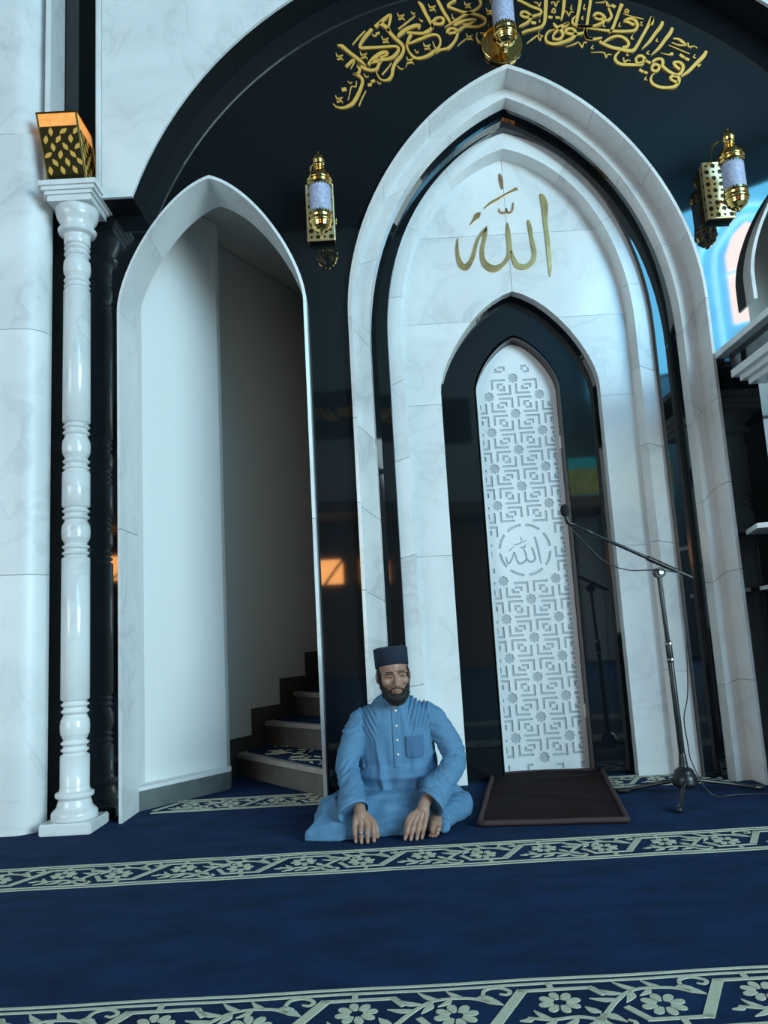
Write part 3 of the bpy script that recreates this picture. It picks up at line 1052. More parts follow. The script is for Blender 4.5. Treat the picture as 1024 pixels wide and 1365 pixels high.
# winding steps
stairs = thing('staircase', (-0.8, 5.4, 0), 'winding grey stone steps with carpeted treads inside the left opening', 'stairs')
lines = [((-1.065, 5.459), (-0.388, 4.55)), ((-0.913, 5.717), (-0.388, 5.18)), ((-0.75, 6.045), (-0.388, 5.54)), ((-0.58, 6.33), (-0.388, 6.03)), ((-0.45, 6.57), (-0.388, 6.45))]
zs_ = [0.0, 0.15, 0.32, 0.49, 0.66, 0.83]
for k, (Lp, Rp) in enumerate(lines):
    Lv, Rv = Vector(Lp), Vector(Rp)
    d = (Rv - Lv).normalized()
    nf = Vector((d.y, -d.x))               # towards the visitor
    if nf.y > 0:
        nf = -nf
    far = [(-0.388, 6.66), (-0.41, 6.66)]
    bm = bmesh.new()
    add_prism(bm, [Lp, Rp] + far, zs_[k], zs_[k + 1] - 0.03)
    st = bm_obj('step', bm, M['step'], stairs)
    fl_, fr_ = Lv + nf * 0.02 - d * 0.0, Rv + nf * 0.02
    fr_.x = -0.388
    bm = bmesh.new()
    add_prism(bm, [tuple(fl_), tuple(fr_)] + far, zs_[k + 1] - 0.03, zs_[k + 1])
    bm_obj('tread', bm, M['nosing'], st)
    bl, br = Lv - nf * 0.05, Rv - nf * 0.05
    br.x = -0.392
    bl = bl + d * 0.03
    if k < 4:
        bm = bmesh.new()
        add_prism(bm, [tuple(bl), tuple(br), (-0.392, 6.64), (-0.42, 6.62)], zs_[k + 1], zs_[k + 1] + 0.008)
        o = bm_obj('tread_carpet', bm, M['carpet'], st)
    if k == 0:
        # cream leaf pattern on the first tread
        bm = bmesh.new()
        rnd = random.Random(3)
        for q in range(46):
            u, v = rnd.random(), rnd.random() * 0.3 + 0.02
            p = bl + (br - bl) * u - nf * v
            a = rnd.random() * pi
            l = 0.03 + rnd.random() * 0.03
            if p.x > -0.41:
                continue
            z = zs_[1] + 0.008
            q0 = (p.x - cos(a) * l, p.y - sin(a) * l * 0.6, 0.006)
            q1 = (p.x, p.y + 0.006, 0.018)
            q2 = (p.x + cos(a) * l, p.y + sin(a) * l * 0.6, 0.006)
            add_ribbon(bm, [q0, q1, q2], lambda a_, b_, d_, z=z: (a_, b_, z + d_), 0.004, 3)
        o = bm_obj('tread_pattern', bm, M['cream'], st)
        o['kind'] = 'stuff'

# ------------------------------------------------------------------ turned column at the left
colm = thing('turned_column', (-1.635, 4.12, 0), 'slender turned white marble column with square cap left of the stair opening', 'column')
CX, CY = -1.635, 4.125


def cz(z):               # heights measured at y = 3.9, moved back to the column axis
    return 0.88 + (z - 0.88) * (CY / 3.9)


bm = bmesh.new()
add_box(bm, CX - 0.128, CX + 0.128, CY - 0.128, CY + 0.128, 0, 0.055)
bmesh.ops.bevel(bm, geom=bm.edges[:], offset=0.006, segments=2, affect='EDGES')
bm_obj('plinth', bm, M['marble'], colm)


def beads(z, up_):
    """bead - bead - ball - bead - bead group centred on z, total 0.26"""
    return [(0.066, z - 0.135), (0.056, z - 0.128), (0.070, z - 0.112), (0.056, z - 0.096), (0.070, z - 0.078), (0.056, z - 0.062),
            (0.062, z - 0.052), (0.071, z - 0.03), (0.073, z), (0.071, z + 0.03), (0.062, z + 0.052), (0.056, z + 0.062),
            (0.070, z + 0.078), (0.056, z + 0.096), (0.070, z + 0.112), (0.056, z + 0.128), (0.066, z + 0.135)]


def smooth_prof(pr):
    out = []
    for (r0, z0), (r1, z1) in zip(pr, pr[1:]):
        for k in range(4):
            t = k / 4
            tt = t * t * (3 - 2 * t)
            out.append((r0 + (r1 - r0) * tt, z0 + (z1 - z0) * t))
    out.append(pr[-1])
    return out


bm = bmesh.new()
base = smooth_prof([(0.112, 0.056), (0.112, 0.085), (0.085, 0.12), (0.078, 0.15), (0.094, 0.165), (0.094, 0.180), (0.075, 0.192), (0.0715, 0.21)])
prof = base + [(0.0715, 0.36)]
for zb in (0.50, 1.50, 1.96):
    prof += [(0.0715, zb - 0.14)] + smooth_prof(beads(zb, 1)) + [(0.0715, zb + 0.14)]

zc_ = 2.985
prof += [(0.0715, zc_ - 0.14)] + smooth_prof(beads(zc_, 1)) + [(0.070, zc_ + 0.14)]
prof += smooth_prof([(0.070, 3.15), (0.070, 3.172), (0.098, 3.188), (0.104, 3.205), (0.084, 3.222), (0.088, 3.232), (0.112, 3.29), (0.118, 3.33)])
add_lathe(bm, prof, CX, CY, 32)
bm_obj('shaft', bm, M['marble'], colm, smooth=True)
bm = bmesh.new()
zt0 = 3.33
for hw, za_, zb_ in ((0.120, zt0, zt0 + 0.034), (0.132, zt0 + 0.034, zt0 + 0.054), (0.145, zt0 + 0.054, zt0 + 0.076), (0.157, zt0 + 0.076, zt0 + 0.105)):
    add_box(bm, CX - hw, CX + hw, CY - hw, min(CY + hw, WALL - 0.002), za_, zb_)
bm_obj('capital', bm, M['marble'], colm)
CAPTOP = zt0 + 0.105

# ------------------------------------------------------------------ gold lamps
def lamp_box_on_column():
    t = thing('box_lamp', (CX - 0.02, CY - 0.02, CAPTOP), 'gold pierced box lamp standing on top of the white column', 'lamp')
    b, tp, h = 0.108, 0.114, 0.43
    lean = -0.060
    z0, z1 = CAPTOP, CAPTOP + h
    x, y = CX - 0.012, CY - 0.015
    sh = lambda z: lean * (z - z0) / (z1 - z0)

    def lerp_hw(z):
        return b + (tp - b) * (z - z0) / (z1 - z0)
    def frustum(bm, za, zb, inset=0.0, outset=0.0):
        a, c = lerp_hw(za) - inset + outset, lerp_hw(zb) - inset + outset
        v = [bm.verts.new((x + sh(za) + sx * a, y + sy * a, za)) for sx, sy in ((-1, -1), (1, -1), (1, 1), (-1, 1))]
        w = [bm.verts.new((x + sh(zb) + sx * c, y + sy * c, zb)) for sx, sy in ((-1, -1), (1, -1), (1, 1), (-1, 1))]
        bm.faces.new(v[::-1]); bm.faces.new(w)
        for k in range(4):
            bm.faces.new((v[k], v[(k + 1) % 4], w[(k + 1) % 4], w[k]))
    bm = bmesh.new(); frustum(bm, z0 + 0.045, z1 - 0.085, 0.006)
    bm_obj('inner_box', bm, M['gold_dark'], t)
    bm = bmesh.new(); frustum(bm, z0, z0 + 0.045, 0, 0.0); bm_obj('base_band', bm, M['gold'], t)
    bm = bmesh.new(); frustum(bm, z1 - 0.085, z1 - 0.012, 0.002); bm_obj('reflection_band', bm, M['amber_glow'], t)
    bm = bmesh.new(); frustum(bm, z1 - 0.012, z1, 0, 0.002); bm_obj('top_rim', bm, M['gold'], t)
    for sx, sy in ((-1, -1), (1, -1), (1, 1), (-1, 1)):
        bm = bmesh.new()
        add_tube(bm, [(x + sx * (b - 0.004), y + sy * (b - 0.004), z0 + 0.03, 0.007), (x + lean + sx * (tp - 0.004), y + sy * (tp - 0.004), z1 - 0.008, 0.007)], 8)
        bm_obj('corner_post', bm, M['gold'], t)
    # leaf fretwork on the two visible faces
    rnd = random.Random(5)
    bm = bmesh.new()
    for face in (0, 1):
        for r in range(6):
            for c in range(3):
                zz = z0 + 0.075 + r * 0.047
                hw = lerp_hw(zz)
                u = (-0.62 + c * 0.62 + (0.2 if r % 2 else -0.1)) * hw
                L_ = 0.026
                a = rnd.uniform(0.6, 2.2)
                if face == 0:
                    to3 = lambda p, q, d, hw=hw: (x + sh(q) + p, y - hw + 0.004 - d, q)
                else:
                    to3 = lambda p, q, d, hw=hw: (x + sh(q) + hw - 0.004 + d, y + p, q)
                add_ribbon(bm, [(u - cos(a) * L_, zz - sin(a) * L_, 0.004), (u, zz, 0.026), (u + cos(a) * L_, zz + sin(a) * L_, 0.004)], to3, 0.003, 3)
    o = bm_obj('leaf_fretwork', bm, M['gold_matt'], t)
    return t


lamp_box_on_column()


def lantern_parts(t, x, y, zg, k=1.0):
    """glass centre height zg, radius scale k"""
    def P(pr):
        return [(r * k, zg + z * k * 0.87) for r, z in pr]
    bm = bmesh.new(); add_lathe(bm, P([(0.052, -0.095), (0.052, 0.095)]), x, y, 28); bm_obj('glass', bm, M['frost'], t, smooth=False)
    for p in t.children[-1].data.polygons:
        p.use_smooth = len(p.vertices) == 4
    bm = bmesh.new()
    add_lathe(bm, smooth_prof(P([(0.002, -0.205), (0.010, -0.200), (0.014, -0.188), (0.030, -0.180), (0.046, -0.160), (0.052, -0.135), (0.058, -0.132), (0.058, -0.118), (0.054, -0.114), (0.057, -0.096), (0.054, -0.086)])), x, y, 28)
    bm_obj('bottom_cup', bm, M['gold'], t, smooth=True)
    bm = bmesh.new()
    add_lathe(bm, smooth_prof(P([(0.054, 0.085), (0.060, 0.098), (0.055, 0.110), (0.061, 0.118), (0.060, 0.135), (0.052, 0.152), (0.036, 0.172), (0.022, 0.184), (0.018, 0.192), (0.026, 0.198), (0.022, 0.208), (0.029, 0.222), (0.032, 0.240), (0.026, 0.262), (0.012, 0.276), (0.006, 0.282), (0.006, 0.296), (0.001, 0.300)])), x, y, 28)
    bm_obj('top_dome', bm, M['gold'], t, smooth=True)
    for zz, s in ((0.088, -1), (-0.088, 1)):
        bm = bmesh.new()
        ring0, ring1 = [], []
        NP = 44
        for q in range(NP):
            a = 2 * pi * q / NP
            c_, s_ = x + 0.0545 * k * cos(a), y + 0.0545 * k * sin(a)
            z_ = zg + zz * k * 0.87
            ring0.append(bm.verts.new((c_, s_, z_)))
            ring1.append(bm.verts.new((c_, s_, z_ + s * (0.017 if q % 2 else 0.002) * k)))
        for q in range(NP):
            bm.faces.new((ring0[q], ring0[(q + 1) % NP], ring1[(q + 1) % NP], ring1[q]))
        bm_obj('crown_points', bm, M['gold'], t)


def box_sconce(x, label):
    t = thing('wall_lantern', (x, 4.2, 3.1), label, 'lamp', 'gold wall lanterns')
    z0, z1, hw = 3.145, 3.488, 0.076
    yf = 4.252
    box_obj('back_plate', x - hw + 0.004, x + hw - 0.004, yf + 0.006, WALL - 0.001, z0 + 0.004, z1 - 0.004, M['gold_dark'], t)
    # pierced gold sheets: front and both sides
    rnd = random.Random(11)
    def sheet(w, h, nx, nz):
        hs = []
        for i in range(nx):
            for j in range(nz):
                cx_, cz_ = (i + 0.5) / nx * w, (j + 0.5) / nz * h
                r = min(w / nx, h / nz) * (0.40 if (i + j) % 2 else 0.26)
                nn = 6 if (i + j) % 2 else 4
                hs.append([(cx_ + r * cos(2 * pi * q / nn + 0.4), cz_ + r * sin(2 * pi * q / nn + 0.4)) for q in range(nn)])
        return [[(0, 0), (w, 0), (w, h), (0, h)]] + hs
    me = fill_mesh(sheet(2 * hw, z1 - z0, 4, 9), -0.002, 0.002)
    o = link_mesh('pierced_front', me, M['gold_plate'], t)
    for v in me.vertices:
        v.co = Vector((x - hw + v.co.x, yf + v.co.y, z0 + v.co.z))
    for sx in (-1, 1):
        me = fill_mesh(sheet(WALL - yf - 0.004, z1 - z0, 1, 9), -0.002, 0.002)
        for v in me.vertices:
            v.co = Vector((x + sx * hw + v.co.y, yf + 0.002 + v.co.x, z0 + v.co.z))
        link_mesh('pierced_side', me, M['gold_plate'], t)
    bm = bmesh.new()
    for a, b in (((x - hw, z0), (x + hw, z0)), ((x - hw, z1), (x + hw, z1)), ((x - hw, z0), (x - hw, z1)), ((x + hw, z0), (x + hw, z1))):
        add_tube(bm, [(a[0], yf, a[1], 0.006), (b[0], yf, b[1], 0.006)], 8)
    bm_obj('edge_frame', bm, M['gold_plate'], t)
    yl = 4.085
    lantern_parts(t, x + 0.013, yl, 3.290, 1.16)
    bm = bmesh.new()
    add_tube(bm, [(x, yf, z0 + 0.10, 0.008), (x, yf - 0.08, z0 + 0.04, 0.008), (x + 0.010, yl + 0.02, z0 + 0.0, 0.009)], 10, 4)
    bm_obj('lower_arm', bm, M['gold'], t)
    bm = bmesh.new()
    add_tube(bm, [(x - 0.03, yf, z1 - 0.02, 0.005), (x - 0.04, yf - 0.08, z1 + 0.05, 0.005), (x - 0.02, yl + 0.05, z1 + 0.06, 0.005)], 8, 4)
    bm_obj('curved_arm', bm, M['gold'], t)
    return t


box_sconce(-0.272, 'gold lantern with etched glass on the black wall between the two arches')
box_sconce(2.045, 'gold lantern with pierced bracket on the black wall right of the big niche')

t = thing('wall_lantern', (0.867, 4.25, 4.3), 'gold lantern on a round polished plate above the tip of the big niche', 'lamp', 'gold wall lanterns')
bm = bmesh.new()
bmesh.ops.create_cone(bm, cap_ends=True, segments=40, radius1=0.132, radius2=0.122, depth=0.03,
                      matrix=Matrix.Translation((0.869, WALL - 0.016, 4.358)) @ Matrix.Rotation(pi / 2, 4, 'X'))
bm_obj('round_plate', bm, M['gold'], t)
lantern_parts(t, 0.862, 4.13, 4.425, 1.22)
bm = bmesh.new()
add_tube(bm, [(0.866, WALL - 0.03, 4.33, 0.02), (0.864, 4.2, 4.24, 0.016), (0.862, 4.13, 4.215, 0.014)], 10, 4)
bm_obj('bracket_arm', bm, M['gold'], t)

# ------------------------------------------------------------------ gold calligraphy band on the black wall
band = thing('calligraphy_band', (XC, WALL, 4.2), 'curved line of gold Arabic lettering on the black wall above the big niche', 'lettering')
for st in BAND_LETTERS:
    bm = bmesh.new()
    add_ribbon(bm, mmpts(st), plane_to3(WALL - 0.001), 0.009)
    bm_obj('letter_stroke', bm, M['gold_matt'], band)
for st in BAND_MARKS:
    bm = bmesh.new()
    add_ribbon(bm, mmpts(st), plane_to3(WALL - 0.001), 0.006, 4)
    bm_obj('vowel_mark', bm, M['gold_matt'], band)

# ------------------------------------------------------------------ pulpit at the right edge
pul = thing('pulpit', (2.6, 3.8, 0), 'black granite pulpit with pale marble ledges at the right edge', 'pulpit')
bm = bmesh.new()
add_prism(bm, [(1.905, 4.252), (1.905, 3.1), (3.35, 3.1), (3.35, 4.19), (2.0, 4.19), (2.0, 4.252)], 2.30, 2.335)
bm_obj('balcony_ledge', bm, M['marble'], pul)
box_obj('balcony_fascia', 1.955, 3.3, 3.15, 4.19, 2.20, 2.299, M['granite'], pul)
bm = bmesh.new()
for hw, za_, zb_ in ((0.16, 2.085, 2.115), (0.19, 2.115, 2.145), (0.22, 2.145, 2.185)):
    add_box(bm, 2.14 - hw, 2.14 + hw, 3.9 - hw, 3.9 + hw, za_, zb_)
bm_obj('capital', bm, M['marble'], pul)
bm = bmesh.new()
pr = smooth_prof([(0.112, 0.02), (0.112, 0.07), (0.085, 0.10), (0.075, 0.15), (0.072, 0.3)]) + [(0.072, 1.2)]
for zb in (1.45,):
    pr += [(0.072, zb - 0.14)] + smooth_prof(beads(zb, 1)) + [(0.072, zb + 0.14)]
pr += smooth_prof([(0.072, 1.9), (0.07, 1.95), (0.10, 1.965), (0.105, 1.985), (0.08, 2.0), (0.085, 2.02), (0.12, 2.06), (0.13, 2.084)])
add_lathe(bm, pr, 2.14, 3.9, 28)
bm_obj('shaft', bm, M['marble'], pul, smooth=True)
bm = bmesh.new()
add_prism(bm, [(1.95, 4.245), (1.86, 3.92), (2.9, 3.6), (2.9, 4.245)], 1.30, 1.325)
bm_obj('lower_ledge', bm, M['marble'], pul)
bm = bmesh.new()
add_prism(bm, [(1.985, 4.245), (1.93, 3.98), (2.9, 3.7), (2.9, 4.245)], 1.00, 1.02)
bm_obj('lower_ledge', bm, M['marble'], pul)
box_obj('side_panel', 2.32, 3.2, 3.35, 4.19, 0.0, 2.199, M['granite'], pul)
struct(box_obj('wall_pulpit_back', 1.9, 3.5, 5.2, 5.3, 2.2, 3.8, M['paint_grey']))
struct(box_obj('wall_pulpit_side', 3.3, 3.4, 4.5, 5.2, 2.2, 3.8, M['paint_grey']))

# ------------------------------------------------------------------ carpet borders (woven cream pattern)
PER, BW = 0.48, 0.31


def border_mesh():
    bm = bmesh.new()
    up_ = lambda a, b, d: (a, b, d)
    D = 0.002
    def bar(pts, w=None):
        add_ribbon(bm, [(a, b, w if w else c) for a, b, *rest in pts for c in [rest[0] if rest else w]], up_, D, 1)
    def rib(pts, n=4):
        add_ribbon(bm, pts, up_, D, n)
    def leaf(x0, y0, x1, y1, w):
        mx, my = (x0 + x1) / 2, (y0 + y1) / 2
        dx, dy = x1 - x0, y1 - y0
        rib([(x0, y0, 0.003), (x0 + dx * .3 - dy * .08, y0 + dy * .3 + dx * .08, w), (mx - dy * .1, my + dx * .1, w * 1.1), (x1, y1, 0.002)], 4)
    def flower(cx, cy, r):
        for k in range(8):
            a = 2 * pi * k / 8 + 0.2
            rib([(cx + r * .32 * cos(a), cy + r * .32 * sin(a), r * .18), (cx + r * .66 * cos(a), cy + r * .66 * sin(a), r * .44), (cx + r * .92 * cos(a), cy + r * .92 * sin(a), r * .36), (cx + r * 1.02 * cos(a), cy + r * 1.02 * sin(a), r * .12)], 3)
    # edge lines
    wob = lambda u, s: 0.002 * sin(2 * pi * u / PER * s)
    for v, w in ((0.307, 0.011), (0.281, 0.010), (0.029, 0.010), (0.003, 0.011)):
        rib([(u * PER / 8, v + wob(u * PER / 8, 1), w) for u in range(9)], 2)
    # zigzag frame, u from bar bottom
    B = 0.017
    bar([(0.0, 0.070), (0.095, 0.250)], 0.026)
    bar([(0.085, 0.247), (0.265, 0.247)], 0.013)
    bar([(0.258, 0.250), (0.285, 0.205)], B)
    bar([(0.318, 0.140), (0.352, 0.078)], B)
    bar([(0.345, 0.074), (0.492, 0.074)], 0.013)
    # connectors to the edge lines
    bar([(0.165, 0.252), (0.165, 0.284)], 0.015)
    bar([(0.425, 0.070), (0.425, 0.028)], 0.015)
    # flowers
    flower(0.172, 0.178, 0.050)
    flower(0.405, 0.142, 0.052)
    # crossing stem, leaves and scroll of the upper half
    rib([(0.235, 0.085, 0.006), (0.262, 0.11, 0.012), (0.305, 0.172, 0.012), (0.36, 0.222, 0.010), (0.44, 0.225, 0.010), (0.49, 0.20, 0.012)])
    for l in ((0.33, 0.205, 0.262, 0.238, .016), (0.31, 0.18, 0.245, 0.19, .016), (0.35, 0.22, 0.325, 0.16, .018), (0.37, 0.225, 0.32, 0.268, .014),
              (0.43, 0.228, 0.39, 0.268, .014), (0.40, 0.225, 0.365, 0.19, .014), (0.47, 0.21, 0.52, 0.18, .022), (0.46, 0.222, 0.50, 0.218, .018)):
        leaf(*l)
    rib([(0.475, 0.225, 0.010), (0.485, 0.262, 0.010), (0.518, 0.272, 0.011), (0.545, 0.25, 0.010), (0.535, 0.232, 0.009), (0.518, 0.238, 0.006)])
    # mirrored spray in the lower half
    rib([(0.245, 0.085, 0.012), (0.20, 0.105, 0.010), (0.14, 0.098, 0.010), (0.085, 0.112, 0.008)])
    for l in ((0.26, 0.10, 0.20, 0.055, .018), (0.25, 0.11, 0.30, 0.07, .020), (0.255, 0.12, 0.225, 0.15, .018), (0.20, 0.103, 0.15, 0.06, .014),
              (0.15, 0.10, 0.10, 0.062, .014), (0.14, 0.10, 0.105, 0.145, .014), (0.10, 0.108, 0.065, 0.10, .014)):
        leaf(*l)
    rib([(0.245, 0.10, 0.012), (0.262, 0.06, 0.011), (0.295, 0.045, 0.010), (0.318, 0.062, 0.010), (0.305, 0.08, 0.007)])
    bmesh.ops.recalc_face_normals(bm, faces=bm.faces[:])
    me = bpy.data.meshes.new('border_motif')
    bm.to_mesh(me); bm.free()
    me.materials.append(M['cream'])
    return me


bme = border_mesh()
for (y0, u0, x0, x1) in ((1.835, 0.177, -3.9, 3.9), (3.14, -0.09, -4.4, 4.4), (4.40, 0.1, -1.43, -0.45), (4.40, 0.3, 0.4, 2.3)):
    k0 = math.ceil((x0 - u0) / PER)
    k1 = math.floor((x1 - u0) / PER)
    for k in range(k0, k1 + 1):
        o = bpy.data.objects.new('border_motif', bme)
        COL.objects.link(o)
        o.parent = fl
        o.location = (u0 + k * PER, y0, 0.0)

# ------------------------------------------------------------------ brown prayer rug
rug = thing('prayer_rug', (0.77, 4.2, 0), 'small dark brown velvet prayer rug in front of the lattice door', 'rug')
rc = [Vector((0.351, 3.711)), Vector((0.994, 3.631)), Vector((1.195, 4.82)), Vector((0.558, 4.872))]


def rug_pt(u, v, inset=0.0):
    a = rc[0].lerp(rc[1], u); b = rc[3].lerp(rc[2], u)
    return a.lerp(b, v)


def rug_h(u, v):
    p = rug_pt(u, v)
    h = 0.020 + 0.006 * noise.noise((p.x * 5, p.y * 5, 0))
    h += 0.012 * math.exp(-((v - 0.80 - 0.12 * (u - 0.5)) / 0.05) ** 2) * (1 if u > 0.42 else max(0, 1 - (0.42 - u) / 0.05))
    h += 0.006 * math.exp(-((v - 0.45 + 0.3 * (u - 0.5)) / 0.03) ** 2)
    h += 0.010 * max(0, 1 - abs(u - 0.5) * 2 - (1 - v) * 3) 
    return h


bm = bmesh.new()
NU, NV = 40, 60
top = [[None] * (NV + 1) for _ in range(NU + 1)]
bot = [[None] * (NV + 1) for _ in range(NU + 1)]
for i in range(NU + 1):
    for j in range(NV + 1):
        p = rug_pt(i / NU, j / NV)
        top[i][j] = bm.verts.new((p.x, p.y, rug_h(i / NU, j / NV)))
        bot[i][j] = bm.verts.new((p.x, p.y, 0.001)) if i in (0, NU) or j in (0, NV) else None
for i in range(NU):
    for j in range(NV):
        bm.faces.new((top[i][j], top[i + 1][j], top[i + 1][j + 1], top[i][j + 1]))
ring_t = [top[i][0] for i in range(NU)] + [top[NU][j] for j in range(NV)] + [top[i][NV] for i in range(NU, 0, -1)] + [top[0][j] for j in range(NV, 0, -1)]
ring_b = [bot[i][0] for i in range(NU)] + [bot[NU][j] for j in range(NV)] + [bot[i][NV] for i in range(NU, 0, -1)] + [bot[0][j] for j in range(NV, 0, -1)]
n = len(ring_t)
for k in range(n):
    bm.faces.new((ring_t[k], ring_t[(k + 1) % n], ring_b[(k + 1) % n], ring_b[k]))
bm.faces.new(ring_b)
bm_obj('pile', bm, M['rug'], rug, smooth=True)
bm = bmesh.new()
ep = []
for (i0, j0, i1, j1) in ((0, 0, 1, 0), (1, 0, 1, 1), (1, 1, 0, 1), (0, 1, 0, 0)):
    for k in range(20):
        u, v = i0 + (i1 - i0) * k / 20, j0 + (j1 - j0) * k / 20
        p = rug_pt(u, v)
        ep.append((p.x, p.y, rug_h(u, v) * 0.62 + 0.006, 0.0125))
ep.append(ep[0])
add_tube(bm, ep, 8, cap_round=False)
bm_obj('edge_piping', bm, M['piping'], rug, smooth=True)

# ------------------------------------------------------------------ microphone stand
ms = thing('microphone_stand', (1.43, 4.11, 0), 'black boom microphone stand on three legs right of the rug', 'microphone stand')
PX, PY = 1.425, 4.10
bm = bmesh.new(); add_lathe(bm, smooth_prof([(0.045, 0.045), (0.062, 0.06), (0.060, 0.09), (0.045, 0.125), (0.022, 0.145), (0.018, 0.20), (0.014, 0.215)]), PX, PY, 24)
bm_obj('hub', bm, M['black_metal'], ms, smooth=True)
for fx, fy in ((1.276, 3.781), (1.15, 4.24), (1.802, 4.137)):
    bm = bmesh.new()
    add_tube(bm, [(PX, PY, 0.085, 0.010), (PX + (fx - PX) * .5, PY + (fy - PY) * .5, 0.052, 0.010), (fx, fy, 0.016, 0.010)], 10)
    lg = bm_obj('leg', bm, M['black_metal'], ms, smooth=True)
    bm = bmesh.new()
    d = Vector((fx - PX, fy - PY, -0.07)).normalized()
    add_tube(bm, [(fx - d.x * 0.02, fy - d.y * 0.02, 0.0175, 0.0145), (fx + d.x * 0.02, fy + d.y * 0.02, 0.015, 0.0145)], 10)
    bm_obj('rubber_foot', bm, M['black_metal'], lg, smooth=True)
TOP = Vector((1.405, PY, 1.115))
bm = bmesh.new()
add_tube(bm, [(PX, PY, 0.15, 0.016), (PX - 0.008, PY, 0.70, 0.015)], 12)
bm_obj('lower_pole', bm, M['black_metal'], ms, smooth=True)
bm = bmesh.new()
add_tube(bm, [(PX - 0.008, PY, 0.66, 0.0115), (TOP.x, TOP.y, TOP.z, 0.0115)], 12)
bm_obj('upper_pole', bm, M['black_metal'], ms, smooth=True)
bm = bmesh.new()
add_tube(bm, [(PX - 0.008, PY, 0.665, 0.017), (PX - 0.009, PY, 0.755, 0.017)], 12)
cl = bm_obj('height_clutch', bm, M['black_metal'], ms, smooth=True)
for zz in (0.672, 0.752):
    bm = bmesh.new()
    add_tube(bm, [(PX - 0.008, PY, zz - 0.006, 0.0185), (PX - 0.008, PY, zz + 0.006, 0.0185)], 12, cap_round=False)
    bm_obj('steel_ring', bm, M['steel'], cl)
B0, B1 = Vector((1.565, PY - 0.02, 1.08)), Vector((0.985, PY - 0.02, 1.385))
bm = bmesh.new(); add_tube(bm, [(*B0, 0.0095), (*B1, 0.0085)], 10); bm_obj('boom_arm', bm, M['black_metal'], ms, smooth=True)
bm = bmesh.new()
bd = (B1 - B0).normalized()
pc = B0 + bd * 0.17
add_tube(bm, [(*(pc - bd * 0.09), 0.012), (*(pc + bd * 0.07), 0.014)], 10)
bmesh.ops.create_cone(bm, cap_ends=True, segments=20, radius1=0.027, radius2=0.027, depth=0.05, matrix=Matrix.Translation((TOP.x, PY - 0.01, TOP.z)) @ Matrix.Rotation(pi / 2, 4, 'X'))
bm_obj('boom_clamp', bm, M['black_metal'], ms)
bm = bmesh.new()
bmesh.ops.create_cone(bm, cap_ends=True, segments=16, radius1=0.012, radius2=0.012, depth=0.012, matrix=Matrix.Translation((TOP.x, PY - 0.04, TOP.z)) @ Matrix.Rotation(pi / 2, 4, 'X'))
bm_obj('clamp_bolt', bm, M['steel'], ms)
bm = bmesh.new()
add_tube(bm, [(*(B1 + bd * -0.10), 0.013), (*(B1 + bd * -0.06), 0.013)], 10)
bm_obj('arm_collar', bm, M['black_metal'], ms, smooth=True)

mic = thing('microphone', (0.955, PY - 0.02, 1.40), 'small black microphone in foam windscreen on the end of the boom', 'microphone')
bm = bmesh.new()
add_tube(bm, [(0.985, PY - 0.02, 1.388, 0.010), (0.958, PY - 0.02, 1.40, 0.013), (0.950, PY - 0.02, 1.43, 0.013)], 12, 3)
bm_obj('mic_body', bm, M['black_metal'], mic, smooth=True)
bm = bmesh.new(); add_ellipsoid(bm, (0.945, PY - 0.02, 1.465), (0.024, 0.024, 0.034)); bm_obj('foam_windscreen', bm, simple('black_foam', (0.01, 0.01, 0.012), 0.95, bump=0.7, bscale=300), mic, smooth=True)
cab = thing('microphone_cable', (PX, PY, 0), 'thin black cable looping from the microphone down along the stand pole', 'cable')
bm = bmesh.new()
add_tube(bm, [(0.962, PY - 0.02, 1.386, 0.003), (1.02, PY - 0.035, 1.30, 0.003), (1.13, PY - 0.04, 1.18, 0.003), (1.24, PY - 0.04, 1.135, 0.003), (1.33, PY - 0.035, 1.13, 0.003), (TOP.x, PY - 0.045, 1.125, 0.003), (1.50, PY - 0.035, 1.105, 0.003)], 8, 6)
bm_obj('upper_loop', bm, M['black_metal'], cab, smooth=True)
bm = bmesh.new()
add_tube(bm, [(1.50, PY - 0.035, 1.105, 0.003), (1.505, PY - 0.03, 0.95, 0.003), (1.495, PY - 0.03, 0.72, 0.003), (1.475, PY - 0.03, 0.5, 0.003), (1.445, PY - 0.025, 0.38, 0.003), (1.45, PY - 0.025, 0.25, 0.003), (1.46, PY - 0.03, 0.16, 0.003), (1.52, PY - 0.08, 0.02, 0.003), (1.70, PY - 0.05, 0.006, 0.003), (2.2, PY - 0.1, 0.006, 0.003)], 8, 6)
bm_obj('lower_run', bm, M['black_metal'], cab, smooth=True)

# ------------------------------------------------------------------ the seated man
man = thing('person', (0.0, 3.85, 0), 'bearded person in a blue robe and dark cap sitting cross-legged, both hands on the carpet', 'person')
HEAD = Vector((0.0, 3.79, 0.690))
HR = Matrix.Rotation(math.radians(8), 3, 'Z') @ Matrix.Rotation(math.radians(-3), 3, 'Y') @ Matrix.Rotation(math.radians(4), 3, 'X')


def hp(x, y, z):
    return HEAD + HR @ Vector((x, y, z))


def htube(bm, pts, seg=12, smooth=4, **kw):
    add_tube(bm, [(*hp(x, y, z), r) for x, y, z, r in pts], seg, smooth, **kw)


